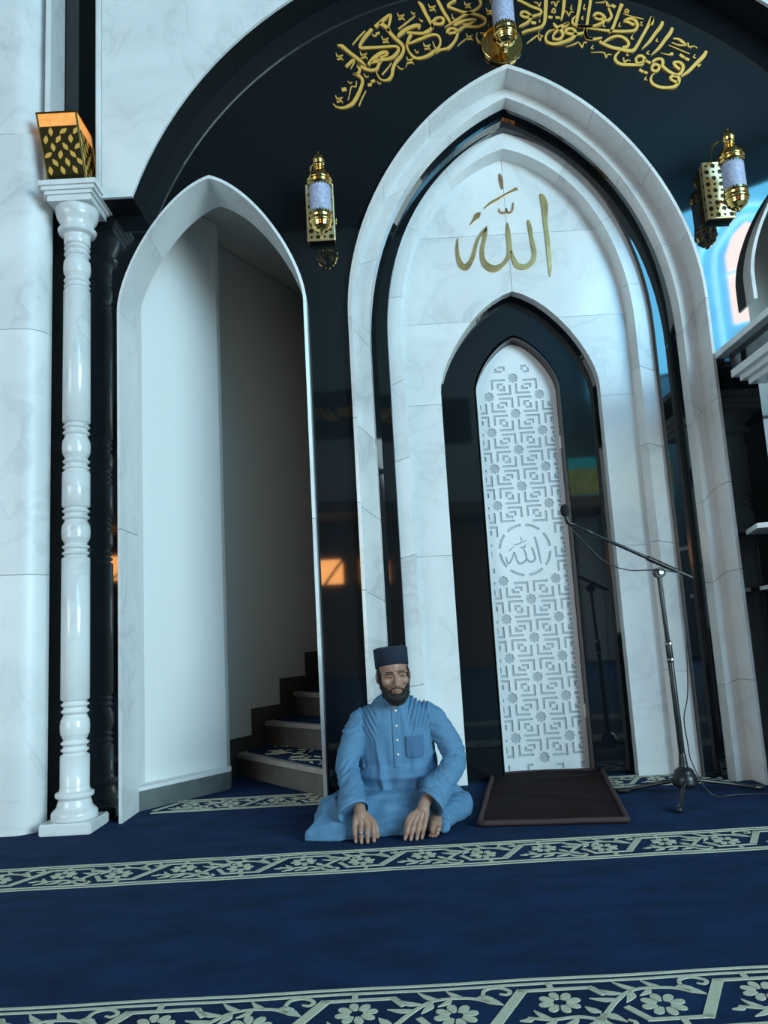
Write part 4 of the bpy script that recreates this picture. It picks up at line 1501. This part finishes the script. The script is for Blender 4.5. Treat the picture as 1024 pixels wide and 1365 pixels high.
def loft(bm, rings, seg=28):
    """rings: (z, cx, cy, rx, ry)"""
    R = []
    for z, cx, cy, rx, ry in rings:
        ring = []
        for k in range(seg):
            a = 2 * pi * k / seg
            ca, sa = cos(a), sin(a)
            e = 0.8
            ring.append(bm.verts.new((cx + rx * math.copysign(abs(ca) ** e, ca), cy + ry * math.copysign(abs(sa) ** e, sa), z)))
        R.append(ring)
    for a, b in zip(R, R[1:]):
        for k in range(seg):
            bm.faces.new((a[k], a[(k + 1) % seg], b[(k + 1) % seg], b[k]))
    bm.faces.new(R[0][::-1]); bm.faces.new(R[-1])


# body: one continuous skin from head to hands and foot
bm = bmesh.new()
add_ellipsoid(bm, hp(0, 0.020, 0.040), (0.071, 0.091, 0.077), HR)
add_ellipsoid(bm, hp(0, -0.012, -0.022), (0.063, 0.078, 0.078), HR)
add_ellipsoid(bm, hp(0, -0.030, -0.066), (0.050, 0.052, 0.045), HR)
add_ellipsoid(bm, hp(0, -0.062, -0.094), (0.027, 0.024, 0.021), HR)
for s in (-1, 1):
    add_ellipsoid(bm, hp(s * 0.038, -0.058, -0.024), (0.025, 0.024, 0.023), HR)
    add_ellipsoid(bm, hp(s * 0.012, -0.096, -0.040), (0.0085, 0.010, 0.008), HR)
    add_ellipsoid(bm, hp(s * 0.0735, 0.010, -0.008), (0.010, 0.019, 0.031), HR @ Matrix.Rotation(s * 0.35, 3, 'Z'))
    htube(bm, [(s * 0.052, -0.066, 0.016, 0.008), (s * 0.030, -0.082, 0.021, 0.010), (s * 0.006, -0.087, 0.016, 0.008)])
htube(bm, [(0, -0.084, 0.014, 0.0075), (0, -0.095, -0.010, 0.0085), (0, -0.107, -0.034, 0.0105), (0, -0.100, -0.043, 0.008)])
htube(bm, [(-0.022, -0.081, -0.064, 0.005), (0, -0.092, -0.062, 0.0065), (0.022, -0.081, -0.064, 0.005)])
htube(bm, [(-0.018, -0.080, -0.072, 0.005), (0, -0.090, -0.073, 0.0065), (0.018, -0.080, -0.072, 0.005)])
add_tube(bm, [(*hp(0, 0.025, -0.05), 0.054), (*hp(0, 0.045, -0.12), 0.055), (0.0, 3.875, 0.50, 0.062)], 20, 3)
loft(bm, [(0.10, 0, 3.93, .13, .09), (0.30, 0, 3.915, .13, .085), (0.44, 0, 3.90, .13, .08), (0.49, 0, 3.89, .11, .07), (0.53, 0, 3.885, .07, .05)])


def hand(bm, wrist, kn, spread, tips, thumb, rw=0.027):
    """wrist, kn: centres; spread: vector across the knuckles (index -> little)"""
    wrist, kn, sp = Vector(wrist), Vector(kn), Vector(spread)
    fwdv = (kn - wrist).normalized()
    nrm = fwdv.cross(sp).normalized()
    for q in range(4):
        o = sp * (q / 3.0 - 0.5)
        k0 = wrist + sp * (q / 3.0 - 0.5) * 0.5
        k1 = kn + o - fwdv * (0.004 * abs(q - 1))
        add_tube(bm, [(*k0, 0.013), (*((k0 + k1) / 2), 0.0135), (*k1, 0.0108)], 12, 3)
        tip = Vector(tips[q])
        mid = k1.lerp(tip, 0.45) + Vector((0, -0.012, 0.004))
        add_tube(bm, [(*k1, 0.0112), (*mid, 0.0102), (*k1.lerp(tip, 0.8), 0.0092), (*tip, 0.0075)], 12, 4)
    t0, t1, t2 = (Vector(v) for v in thumb)
    add_tube(bm, [(*wrist.lerp(t0, 0.45), 0.015), (*t0, 0.0135), (*t1, 0.0105), (*t2, 0.0075)], 12, 4)


# viewer's left (his right) arm and hand
SHL, ELL, WRL = Vector((-0.150, 3.89, 0.475)), Vector((-0.236, 3.815, 0.285)), Vector((-0.178, 3.615, 0.122))
add_tube(bm, [(*SHL, 0.036), (*SHL.lerp(ELL, .5), 0.034), (*ELL, 0.032)], 14, 4)
add_tube(bm, [(*ELL, 0.035), (*ELL.lerp(WRL, .35), 0.036), (*ELL.lerp(WRL, .8), 0.028), (*WRL, 0.026), (-0.174, 3.595, 0.10, 0.026)], 14, 4)
KL = Vector((-0.160, 3.562, 0.068))
hand(bm, (-0.174, 3.60, 0.108), KL, (-0.080, 0.0, -0.006),
     [(-0.121, 3.545, 0.008), (-0.148, 3.535, 0.007), (-0.175, 3.536, 0.007), (-0.199, 3.548, 0.008)],
     [(-0.124, 3.578, 0.082), (-0.108, 3.562, 0.050), (-0.105, 3.560, 0.020)])
# viewer's right (his left) arm and hand
SHR, ELR, WRR = Vector((0.156, 3.89, 0.480)), Vector((0.268, 3.83, 0.285)), Vector((0.108, 3.625, 0.135))
add_tube(bm, [(*SHR, 0.036), (*SHR.lerp(ELR, .5), 0.034), (*ELR, 0.032)], 14, 4)
add_tube(bm, [(*ELR, 0.035), (*ELR.lerp(WRR, .35), 0.036), (*ELR.lerp(WRR, .8), 0.028), (*WRR, 0.026), (0.098, 3.605, 0.115, 0.026)], 14, 4)
KR = Vector((0.068, 3.572, 0.070))
hand(bm, (0.096, 3.605, 0.115), KR, (0.072, 0.002, 0.012),
     [(0.012, 3.548, 0.008), (0.036, 3.540, 0.007), (0.062, 3.540, 0.007), (0.084, 3.552, 0.008)],
     [(0.040, 3.590, 0.088), (0.022, 3.575, 0.058), (0.014, 3.570, 0.028)])
# lower leg and bare foot peeping out at the right
add_tube(bm, [(0.24, 3.82, 0.072, 0.030), (0.20, 3.74, 0.066, 0.032), (0.155, 3.665, 0.055, 0.032)], 14, 4)
add_ellipsoid(bm, (0.150, 3.65, 0.045), (0.036, 0.045, 0.036))
add_tube(bm, [(0.152, 3.66, 0.045, 0.034), (0.143, 3.605, 0.042, 0.030), (0.140, 3.575, 0.036, 0.022)], 14, 4)
for q, (tx, ty, tz, r) in enumerate(((0.158, 3.552, 0.040, 0.0125), (0.152, 3.548, 0.025, 0.0095), (0.143, 3.550, 0.016, 0.0085), (0.132, 3.556, 0.013, 0.008), (0.122, 3.566, 0.012, 0.0075))):
    add_tube(bm, [(0.142 + (tx - 0.142) * .6, 3.585, 0.034 + (tz - 0.034) * .6, r * 1.1), (tx, ty + 0.012, tz, r), (tx, ty, tz - 0.001, r * 0.92)], 10, 3)
me = remesh(bm, 0.0026, 3)


def face_fn(co, n):
    p = HR.transposed() @ (co - HEAD)
    d = 0.0
    if p.y < -0.03 and p.z > -0.05:
        for s in (-1, 1):
            e2 = ((p.x - s * 0.030) / 0.016) ** 2 + ((p.z - 0.001) / 0.010) ** 2
            d -= 0.0075 * math.exp(-e2)
    return d


displace(me, face_fn)
for v in me.vertices:
    if v.co.z < 0.0012:
        v.co.z = 0.0012
link_mesh('body', me, M['skin'], man, smooth=True)

for s in (-1, 1):
    bm = bmesh.new()
    add_ellipsoid(bm, hp(s * 0.030, -0.0700, 0.0005), (0.0115, 0.0100, 0.0058), HR, 16, 10)
    e = bm_obj('eye', bm, M['eye'], man, smooth=True)
    bm = bmesh.new()
    add_ellipsoid(bm, hp(s * 0.030 + 0.002, -0.0795, 0.0005), (0.0050, 0.0018, 0.0050), HR, 12, 8)
    bm_obj('iris', bm, M['iris'], e, smooth=True)
    bm = bmesh.new()
    htube(bm, [(s * 0.043, -0.0745, -0.001 + 0.0005, 0.0018), (s * 0.030, -0.0815, 0.0052, 0.0034), (s * 0.017, -0.0795, 0.001, 0.0018)], 8)
    bm_obj('upper_eyelid', bm, M['skin'], man, smooth=True)
    bm = bmesh.new()
    htube(bm, [(s * 0.053, -0.0700, 0.0165, 0.0022), (s * 0.040, -0.0840, 0.0215, 0.0034), (s * 0.026, -0.0910, 0.0215, 0.0038), (s * 0.013, -0.0940, 0.0190, 0.0030)], 8)
    bm_obj('eyebrow', bm, M['brow'], man, smooth=True)
bm = bmesh.new()
htube(bm, [(-0.021, -0.0835, -0.0655, 0.0028), (-0.008, -0.0955, -0.0630, 0.0028), (0, -0.0965, -0.0640, 0.0027), (0.008, -0.0955, -0.0630, 0.0028), (0.021, -0.0835, -0.0655, 0.0028)], 8)
htube(bm, [(-0.018, -0.0835, -0.067, 0.002), (0, -0.0955, -0.0700, 0.0040), (0.018, -0.0835, -0.067, 0.002)], 8)
bm_obj('lips', bm, M['lips'], man, smooth=True)
# beard: sideburns, jaw, chin and a thin moustache
bm = bmesh.new()
for s in (-1, 1):
    htube(bm, [(s * 0.069, -0.004, 0.030, 0.006), (s * 0.067, -0.010, 0.0, 0.010), (s * 0.062, -0.018, -0.035, 0.012), (s * 0.050, -0.036, -0.070, 0.016), (s * 0.028, -0.066, -0.096, 0.018), (0, -0.080, -0.102, 0.019)], 14, 6)
    htube(bm, [(s * 0.052, -0.030, -0.085, 0.016), (s * 0.026, -0.052, -0.113, 0.017), (0, -0.062, -0.121, 0.018)], 14, 5)
    htube(bm, [(s * 0.036, -0.066, -0.082, 0.010), (s * 0.031, -0.0765, -0.066, 0.0062), (s * 0.018, -0.0900, -0.0545, 0.0036), (s * 0.004, -0.0975, -0.0525, 0.0026)], 10, 5)
    htube(bm, [(s * 0.050, -0.048, -0.060, 0.012), (s * 0.036, -0.066, -0.086, 0.014)], 12, 3)
htube(bm, [(-0.016, -0.082, -0.084, 0.009), (0, -0.087, -0.085, 0.009), (0.016, -0.082, -0.084, 0.009)], 10, 3)
htube(bm, [(0, -0.087, -0.086, 0.008), (0, -0.085, -0.098, 0.014)], 10, 3)
me = remesh(bm, 0.003, 3)
displace(me, lambda co, n: 0.0022 * noise.noise(co * 140))
link_mesh('beard', me, M['hair'], man, smooth=True)
# close-cropped hair under the cap
bm = bmesh.new()
for s in (-1, 1):
    htube(bm, [(s * 0.067, -0.006, 0.040, 0.006), (s * 0.064, 0.035, 0.020, 0.010), (s * 0.054, 0.070, 0.0, 0.016), (0, 0.098, -0.010, 0.020)], 10, 4)
me = remesh(bm, 0.004, 2)
link_mesh('hair', me, M['hair'], man, smooth=True)
# flat-topped round cap
bm = bmesh.new()
R = []
SEG = 40
for f, sc, dz in ((0, 1.0, 0), (0.02, 1.012, 0), (0.5, 1.025, 0), (0.93, 1.035, 0), (1.0, 1.015, 0), (1.05, 0.8, 0), (1.075, 0.4, 0), (1.08, 0.02, 0)):
    ring = []
    for k in range(SEG):
        a = 2 * pi * k / SEG
        zb = 0.034 - 0.024 * sin(a)      # lower at the nape
        zt = 0.122 - 0.004 * sin(a)
        z = zb + (zt - zb) * f
        ring.append(bm.verts.new(hp(0.0785 * sc * cos(a), 0.016 + 0.097 * sc * sin(a), z)))
    R.append(ring)
for a, b in zip(R, R[1:]):
    for k in range(SEG):
        bm.faces.new((a[k], a[(k + 1) % SEG], b[(k + 1) % SEG], b[k]))
bm.faces.new(R[0][::-1]); bm.faces.new(R[-1])
bm_obj('cap', bm, M['cap'], man, smooth=True)

# robe: torso, sleeves, and the skirt spread over the crossed legs
bm = bmesh.new()
loft(bm, [(0.04, 0.0, 3.93, .205, .16), (0.14, 0.0, 3.925, .200, .15), (0.22, 0.0, 3.915, .188, .140), (0.32, 0.0, 3.91, .176, .128), (0.42, 0.0, 3.90, .180, .120),
          (0.47, 0.002, 3.895, .182, .112), (0.515, 0.004, 3.89, .160, .100), (0.55, 0.004, 3.885, .115, .086), (0.578, 0.004, 3.875, .078, .070), (0.592, 0.004, 3.87, .060, .058)])
CUL, CUR = Vector((-0.208, 3.628, 0.128)), Vector((0.140, 3.645, 0.140))
add_tube(bm, [(-0.10, 3.89, 0.505, 0.050), (-0.162, 3.888, 0.468, 0.062), (-0.202, 3.86, 0.40, 0.058), (*ELL, 0.055), (*ELL.lerp(CUL, .5), 0.056), (*CUL, 0.062)], 20, 5, cap_round=False)
add_tube(bm, [(0.10, 3.89, 0.510, 0.050), (0.168, 3.888, 0.475, 0.062), (0.222, 3.865, 0.40, 0.059), (*ELR, 0.056), (*ELR.lerp(CUR, .5), 0.059), (*CUR, 0.064)], 20, 5, cap_round=False)
# thighs and knees under the cloth
add_tube(bm, [(-0.08, 3.93, 0.10, 0.10), (-0.22, 3.84, 0.105, 0.085), (-0.312, 3.77, 0.095, 0.068)], 20, 4)
add_tube(bm, [(0.08, 3.93, 0.10, 0.10), (0.20, 3.90, 0.10, 0.082), (0.275, 3.86, 0.078, 0.062)], 20, 4)


# draped front panel: heightfield-like wedge down to the carpet
def wedge(bm, fr, tp, bk):
    """fr: hem points on the floor; tp: ridge points; bk: back points; all same count"""
    rows = []
    for P in (fr, tp, bk):
        rows.append([bm.verts.new(p) for p in P])
        rows.append([bm.verts.new((p[0], p[1] + 0.004, 0.002)) for p in P])
    fr_, fb, tp_, tb, bk_, bb = rows
    n = len(fr)
    for i in range(n - 1):
        for a, b in ((fr_, tp_), (tp_, bk_), (bk_, bb), (bb, fb), (fb, fr_)):
            bm.faces.new((a[i], a[i + 1], b[i + 1], b[i]))
    for i in (0, n - 1):
        bm.faces.new((fr_[i], tp_[i], bk_[i], bb[i], fb[i]))


wedge(bm, [(-0.432, 3.625, 0.012), (-0.36, 3.60, 0.012), (-0.27, 3.585, 0.016), (-0.17, 3.625, 0.03), (-0.06, 3.625, 0.035), (0.03, 3.63, 0.035), (0.10, 3.66, 0.05)],
      [(-0.365, 3.72, 0.105), (-0.335, 3.70, 0.145), (-0.27, 3.70, 0.160), (-0.17, 3.725, 0.165), (-0.06, 3.735, 0.165), (0.03, 3.74, 0.165), (0.13, 3.78, 0.16)],
      [(-0.37, 3.82, 0.10), (-0.33, 3.84, 0.15), (-0.27, 3.85, 0.172), (-0.17, 3.86, 0.178), (-0.06, 3.87, 0.178), (0.03, 3.87, 0.178), (0.18, 3.88, 0.165)])
add_tube(bm, [(-0.40, 3.66, 0.022, 0.020), (-0.36, 3.72, 0.07, 0.030), (-0.33, 3.78, 0.11, 0.04)], 12, 4)
me = remesh(bm, 0.0048, 9, 0.5)
armL = (SHL, ELL, CUL); armR = (SHR, ELR, CUR)


def sleeve_param(co, arm):
    best = None
    L0 = 0
    for a, b in zip(arm, arm[1:]):
        d = b - a
        t = max(0, min(1, (co - a).dot(d) / d.length_squared))
        dist = (a + d * t - co).length
        if best is None or dist < best[0]:
            best = (dist, L0 + t * d.length, (co - a - d * t))
        L0 += d.length
    return best


def ridge(x, y, z):
    return 1 - 2.2 * abs(noise.noise(Vector((x, y, z))))


def robe_fn(co, n):
    d = 0.0
    bl, br = sleeve_param(co, armL), sleeve_param(co, armR)
    for b, arm, sgn in ((bl, armL, -1), (br, armR, 1)):
        if b[0] < 0.075 and (co.x * sgn > 0.165 or co.z < 0.2 and co.y < 3.72):
            u = b[1]
            sk_ = b[2].x * sgn + b[2].z * 0.4 - b[2].y * 0.6
            d += 0.0048 * (ridge(u * 26 - sk_ * 26, sk_ * 9 + u * 5, 2 + sgn * 3) - 0.45)
            d += 0.0028 * (ridge(u * 60 + sk_ * 30, sk_ * 16, 7 + sgn * 3) - 0.45) * math.exp(-((u - 0.24) / 0.10) ** 2)
            d += 0.008 * noise.noise(Vector((u * 16, sk_ * 12, 5 * sgn)))
            return d
    if co.z > 0.17 and co.y < 3.89:
        # chest: long vertical folds, pleats running down from his left shoulder
        d += 0.010 * (ridge(co.x * 15 + (co.z - 0.4) * 2.0, co.z * 2.4, 1.3) - 0.5)
        d += 0.006 * noise.noise(Vector((co.x * 34, co.z * 6, 6.3)))
        w = max(0, min(1, (co.z - 0.37) / 0.09)) * max(0, min(1, (co.x - 0.045) / 0.03)) * max(0, min(1, (0.18 - co.x) / 0.03))
        d += w * 0.0062 * sin((co.x + (co.z - 0.45) * -0.30) * 2 * pi / 0.021)
        wl = max(0, min(1, (co.z - 0.38) / 0.08)) * max(0, min(1, (-co.x - 0.08) / 0.03))
        d += wl * 0.0050 * sin((co.x + (co.z - 0.45) * 0.45) * 2 * pi / 0.022)
        # cloth sags into the lap
        d += 0.026 * math.exp(-((co.z - 0.228) / 0.022) ** 2) * (0.7 + 0.6 * noise.noise(Vector((co.x * 9, 0, 3))))
        d -= 0.010 * math.exp(-((co.z - 0.275) / 0.025) ** 2)
    elif co.z > 0.02:
        s_ = co.y + co.z * 0.9
        d += 0.010 * (ridge(co.x * 4.0 + s_ * 3, s_ * 11, 4.2) - 0.45)
        d += 0.009 * noise.noise(Vector((co.x * 13 - s_ * 8, s_ * 8, 8.1)))
        if co.x < -0.24:                      # deep folds where the hem fans out at the knee
            d += 0.007 * (ridge(co.x * 13 + co.z * 8, s_ * 3, 3.1) - 0.5)
    else:
        d += 0.003 * noise.noise(Vector((co.x * 30, co.y * 30, 0)))
    return d


displace(me, robe_fn)
for v in me.vertices:
    if v.co.z < 0.001:
        v.co.z = 0.001
link_mesh('robe', me, M['robe'], man, smooth=True)

# open cuffs, wider than the wrist
def cuff(E, Cn, widen):
    ax = (Cn - E).normalized()
    side = Vector((1, 0, 0)) - ax * ax.x
    side.normalize()
    oth = ax.cross(side)
    bm = bmesh.new()
    rows = []
    for t, r0, r1 in ((-0.075, 0.0585, 0.0585), (-0.035, 0.062, 0.061), (0.0, 0.066, 0.063), (0.022, 0.069, 0.064), (0.022, 0.066, 0.061), (-0.01, 0.061, 0.058), (-0.06, 0.05, 0.05)):
        row = []
        for k in range(36):
            a = 2 * pi * k / 36
            wob = 1 + 0.035 * sin(3 * a + widen) * max(0, t + 0.04) / 0.06
            slant = 0.016 * cos(a) * widen * max(0, (t + 0.075) / 0.1)
            row.append(bm.verts.new(Cn + ax * (t + slant) + side * cos(a) * r0 * wob + oth * sin(a) * r1 * wob))
        rows.append(row)
    for a, b in zip(rows, rows[1:]):
        for k in range(36):
            bm.faces.new((a[k], a[(k + 1) % 36], b[(k + 1) % 36], b[k]))
    bm_obj('cuff', bm, M['robe'], man, smooth=True)


cuff(ELL, CUL, -1)
cuff(ELR, CUR, 1)

# find points on the front of the robe for the small sewn parts
from mathutils.bvhtree import BVHTree
bvh = BVHTree.FromPolygons([v.co.copy() for v in me.vertices], [tuple(p.vertices) for p in me.polygons])


def front(x, z, lift=0.0):
    hit = bvh.ray_cast(Vector((x, 3.3, z)), Vector((0, 1, 0)))
    y = hit[0].y if hit[0] is not None else 3.78
    return Vector((x, y - lift, z))


def patch(name, x0, x1, z0, z1, lift, mat, nx=8, nz=14, slant=0.0, rnd=0.0):
    bm = bmesh.new()
    ys = {}
    F, K = [], []
    for j in range(nz + 1):
        rowf, rowk = [], []
        v = j / nz
        for i in range(nx + 1):
            u = i / nx
            z = z0 + (z1 - z0) * v + slant * (u - 0.5)
            inset = rnd * max(0, 1 - v * nz / 2) ** 2
            x = x0 + inset + (x1 - x0 - 2 * inset) * u
            p = front(x, z, lift)
            rowf.append(bm.verts.new(p)); rowk.append(bm.verts.new(p + Vector((0, lift + 0.006, 0))))
        F.append(rowf); K.append(rowk)
    for j in range(nz):
        for i in range(nx):
            bm.faces.new((F[j][i], F[j][i + 1], F[j + 1][i + 1], F[j + 1][i]))
            bm.faces.new((K[j][i], K[j + 1][i], K[j + 1][i + 1], K[j][i + 1]))
    for j in range(nz):
        bm.faces.new((F[j][0], F[j + 1][0], K[j + 1][0], K[j][0])); bm.faces.new((F[j][nx], K[j][nx], K[j + 1][nx], F[j + 1][nx]))
    for i in range(nx):
        bm.faces.new((F[0][i], K[0][i], K[0][i + 1], F[0][i + 1])); bm.faces.new((F[nz][i], F[nz][i + 1], K[nz][i + 1], K[nz][i]))
    return bm_obj(name, bm, mat, man, smooth=True)


patch('button_placket', -0.018, 0.020, 0.265, 0.535, 0.0035, M['robe'], 6, 30)
patch('chest_pocket', 0.040, 0.125, 0.305, 0.405, 0.0045, M['pocket'], 10, 14, rnd=0.012)
for z in (0.523, 0.455, 0.390, 0.325):
    p = front(0.002, z, 0.006)
    bm = bmesh.new()
    add_ellipsoid(bm, p, (0.0062, 0.003, 0.0062), None, 14, 8)
    bm_obj('button', bm, M['button'], man, smooth=True)
# stand collar, open at the throat
bm = bmesh.new()
F, K = [], []
for k in range(41):
    a = -pi / 2 + 0.20 + (2 * pi - 0.40) * k / 40
    fr_ = 0.5 - 0.5 * sin(a)          # 1 at the front
    zb, zt = 0.590 - 0.045 * fr_ ** 1.5, 0.622 - 0.052 * fr_ ** 1.5
    cx, cy = 0.004, 3.868
    r0, r1 = 0.070, 0.064
    row = []
    for r, z, t in ((r0, zb, 0), (r1, zt, 0), (r1 - 0.005, zt, 0), (r0 - 0.006, zb, 0)):
        row.append(bm.verts.new((cx + r * cos(a), cy - 0.012 * fr_ + (r + 0.012 * fr_) * sin(a), z)))
    F.append(row)
for a, b in zip(F, F[1:]):
    for q in range(4):
        bm.faces.new((a[q], a[(q + 1) % 4], b[(q + 1) % 4], b[q]))
bm.faces.new(F[0]); bm.faces.new(F[-1][::-1])
bm_obj('collar', bm, M['robe'], man, smooth=True)
# trouser leg around the visible shin, crumpled at the ankle
bm = bmesh.new()
add_tube(bm, [(0.29, 3.87, 0.075, 0.062), (0.245, 3.79, 0.070, 0.058), (0.20, 3.715, 0.062, 0.052), (0.172, 3.665, 0.055, 0.048)], 18, 5, cap_round=False)
add_tube(bm, [(0.195, 3.66, 0.05, 0.03), (0.19, 3.63, 0.035, 0.024), (0.182, 3.62, 0.02, 0.018)], 12, 4)
add_tube(bm, [(0.02, 3.72, 0.05, 0.045), (0.10, 3.70, 0.05, 0.048), (0.17, 3.70, 0.05, 0.044)], 14, 4)
me2 = remesh(bm, 0.005, 5)
displace(me2, lambda co, n: 0.0065 * noise.noise(Vector((co.x * 30, co.y * 34, co.z * 30))) + 0.002 * sin(co.y * 260 + 3 * noise.noise(co * 15)))
for v in me2.vertices:
    if v.co.z < 0.001:
        v.co.z = 0.001
link_mesh('trouser_leg', me2, M['trousers'], man, smooth=True)
# silver ring with a pale stone
bm = bmesh.new()
rp = Vector((-0.1742, 3.5385, 0.046))
bmesh.ops.create_cone(bm, cap_ends=False, segments=18, radius1=0.0122, radius2=0.0122, depth=0.004, matrix=Matrix.Translation(rp) @ Matrix.Rotation(0.2, 4, 'X'))
add_ellipsoid(bm, rp + Vector((0, -0.012, 0)), (0.0055, 0.003, 0.0045), None, 10, 6)
bm_obj('finger_ring', bm, M['steel'], man, smooth=True)


# ------------------------------------------------------------------ the hall behind the camera (seen only in the polished granite)
struct(box_obj('floor_mezzanine', -9.0, 5.0, -9.0, -7.2, 3.35, 3.6, M['hallwood']))
struct(box_obj('trim_3', -9.0, 2.0, -7.25, -7.1, 4.9, 5.9, simple('dark_band', (0.02, 0.03, 0.03), 0.5)))
struct(box_obj('wall_back_lower', -9.0, 4.5, -8.99, -8.9, 0, 3.35, M['hallwood']))
k = 1
for x0, x1, z0, z1 in ((-1.62, -0.95, 2.0, 2.6), (-0.6, 0.05, 2.0, 2.6), (-8.7, -7.8, 2.35, 2.95), (-7.6, -6.6, 2.35, 2.95), (-6.4, -5.4, 2.35, 2.95)):
    w = struct_empty('window_%d' % k, ((x0 + x1) / 2, -8.9, z0)); k += 1
    box_obj('pane', x0, x1, -8.9, -8.88, z0, z1, M['warmglass'], w)
    bm = bmesh.new()
    for a, b in (((x0, z0), (x1, z0)), ((x0, z1), (x1, z1)), ((x0, z0), (x0, z1)), ((x1, z0), (x1, z1)), ((x0 + 0.2, z0), (x1, z1))):
        add_tube(bm, [(a[0], -8.86, a[1], 0.03), (b[0], -8.86, b[1], 0.03)], 6)
    bm_obj('window_frame', bm, M['hallwood'], w)
# teal and olive inscription band on the right-hand gallery front, the light on it put in as glow
gal = struct_empty('trim_4', (4.6, -8.0, 4.0))
box_obj('band_edge', 3.6, 6.4, -8.1, -8.0, 4.35, 4.6, M['tealglow'], gal)
box_obj('band_field', 3.6, 6.4, -8.1, -8.02, 3.75, 4.35, M['oliveglow'], gal)
box_obj('band_edge', 3.6, 6.4, -8.1, -8.0, 3.5, 3.75, M['tealglow'], gal)
# tall blue corner wall, its daylight put in as glow, with arched window
gw = struct_empty('window_6', (7.2, -7.4, 6.2))


def corner(u, z, d=0.0):           # u along the chamfered corner from (5.2,-8.9) to (8.9,-5.9)
    a, b = Vector((5.2, -8.9)), Vector((8.9, -5.9))
    q = a.lerp(b, u)
    nn = Vector((-(b - a).y, (b - a).x)).normalized()
    q = q + nn * d
    return (q.x, q.y, z)


bm = bmesh.new()
for (u0, u1, z0, z1) in ((0, 1, 6.2, 9.6),):
    v = [bm.verts.new(corner(u, z, d)) for d in (0, 0.05) for u, z in ((u0, z0), (u1, z0), (u1, z1), (u0, z1))]
    bm.faces.new(v[:4]); bm.faces.new(v[4:][::-1])
    for q in range(4):
        bm.faces.new((v[q], v[(q + 1) % 4], v[4 + (q + 1) % 4], v[4 + q]))
bm_obj('blue_wall_panel', bm, M['blueglow'], gw)
bm = bmesh.new()
pl = [(0.62, 6.8), (0.82, 6.8), (0.82, 8.3), (0.78, 8.7), (0.72, 8.9), (0.66, 8.7), (0.62, 8.3)]
v = [bm.verts.new(corner(u, z, 0.08)) for u, z in pl]
bm.faces.new(v)
bm_obj('arched_pane', bm, M['paleglass'], gw)
M['paleblue'] = simple('pale_blue_moulding_glow', (0.4, 0.7, 0.9), 0.3, emit=(0.32, 0.72, 1.0), estr=12.0)  # mouldings round the arched window, their daylight put in as glow
for wd_, dz in ((0.05, 0.12), (0.12, 0.35)):
    bm = bmesh.new()
    add_tube(bm, [(*corner(0.62 - wd_, 6.4, 0.09), 0.05), (*corner(0.62 - wd_, 8.2, 0.09), 0.05), (*corner(0.66 - wd_ * .7, 8.65 + dz * .7, 0.09), 0.05), (*corner(0.72, 8.92 + dz, 0.09), 0.05),
                  (*corner(0.78 + wd_ * .7, 8.65 + dz * .7, 0.09), 0.05), (*corner(0.82 + wd_, 8.2, 0.09), 0.05), (*corner(0.82 + wd_, 6.4, 0.09), 0.05)], 6, 4)
    bm_obj('arch_outline', bm, M['paleblue'], gw)
bm = bmesh.new()
add_tube(bm, [(*corner(0.62, 7.9, 0.1), 0.04), (*corner(0.82, 7.9, 0.1), 0.04)], 6)
bm_obj('transom', bm, M['paleblue'], gw)
bm = bmesh.new()
for u in (0.0, 1.0):
    add_tube(bm, [(*corner(u, 6.2, 0.1), 0.03), (*corner(u, 9.6, 0.1), 0.03)], 6)
for z in (6.2, 9.6):
    add_tube(bm, [(*corner(0, z, 0.1), 0.04), (*corner(1, z, 0.1), 0.04)], 6)
bm_obj('window_frame', bm, M['hallwall'], gw)
bm = bmesh.new()
for st in BAND_LETTERS:
    pts = [(-(a - 0.9) * 1.7 - 0.4, b * 0.9 + 1.35 + 0.16 * (a - 0.95) ** 2, w * 1.6) for a, b, w in mmpts(st)]
    add_ribbon(bm, pts, lambda a, b, d: (a, -7.1 + d, b), 0.01, 3)
o = bm_obj('gallery_lettering', bm, M['gold_matt'], bpy.data.objects['trim_3'])
o['kind'] = 'stuff'
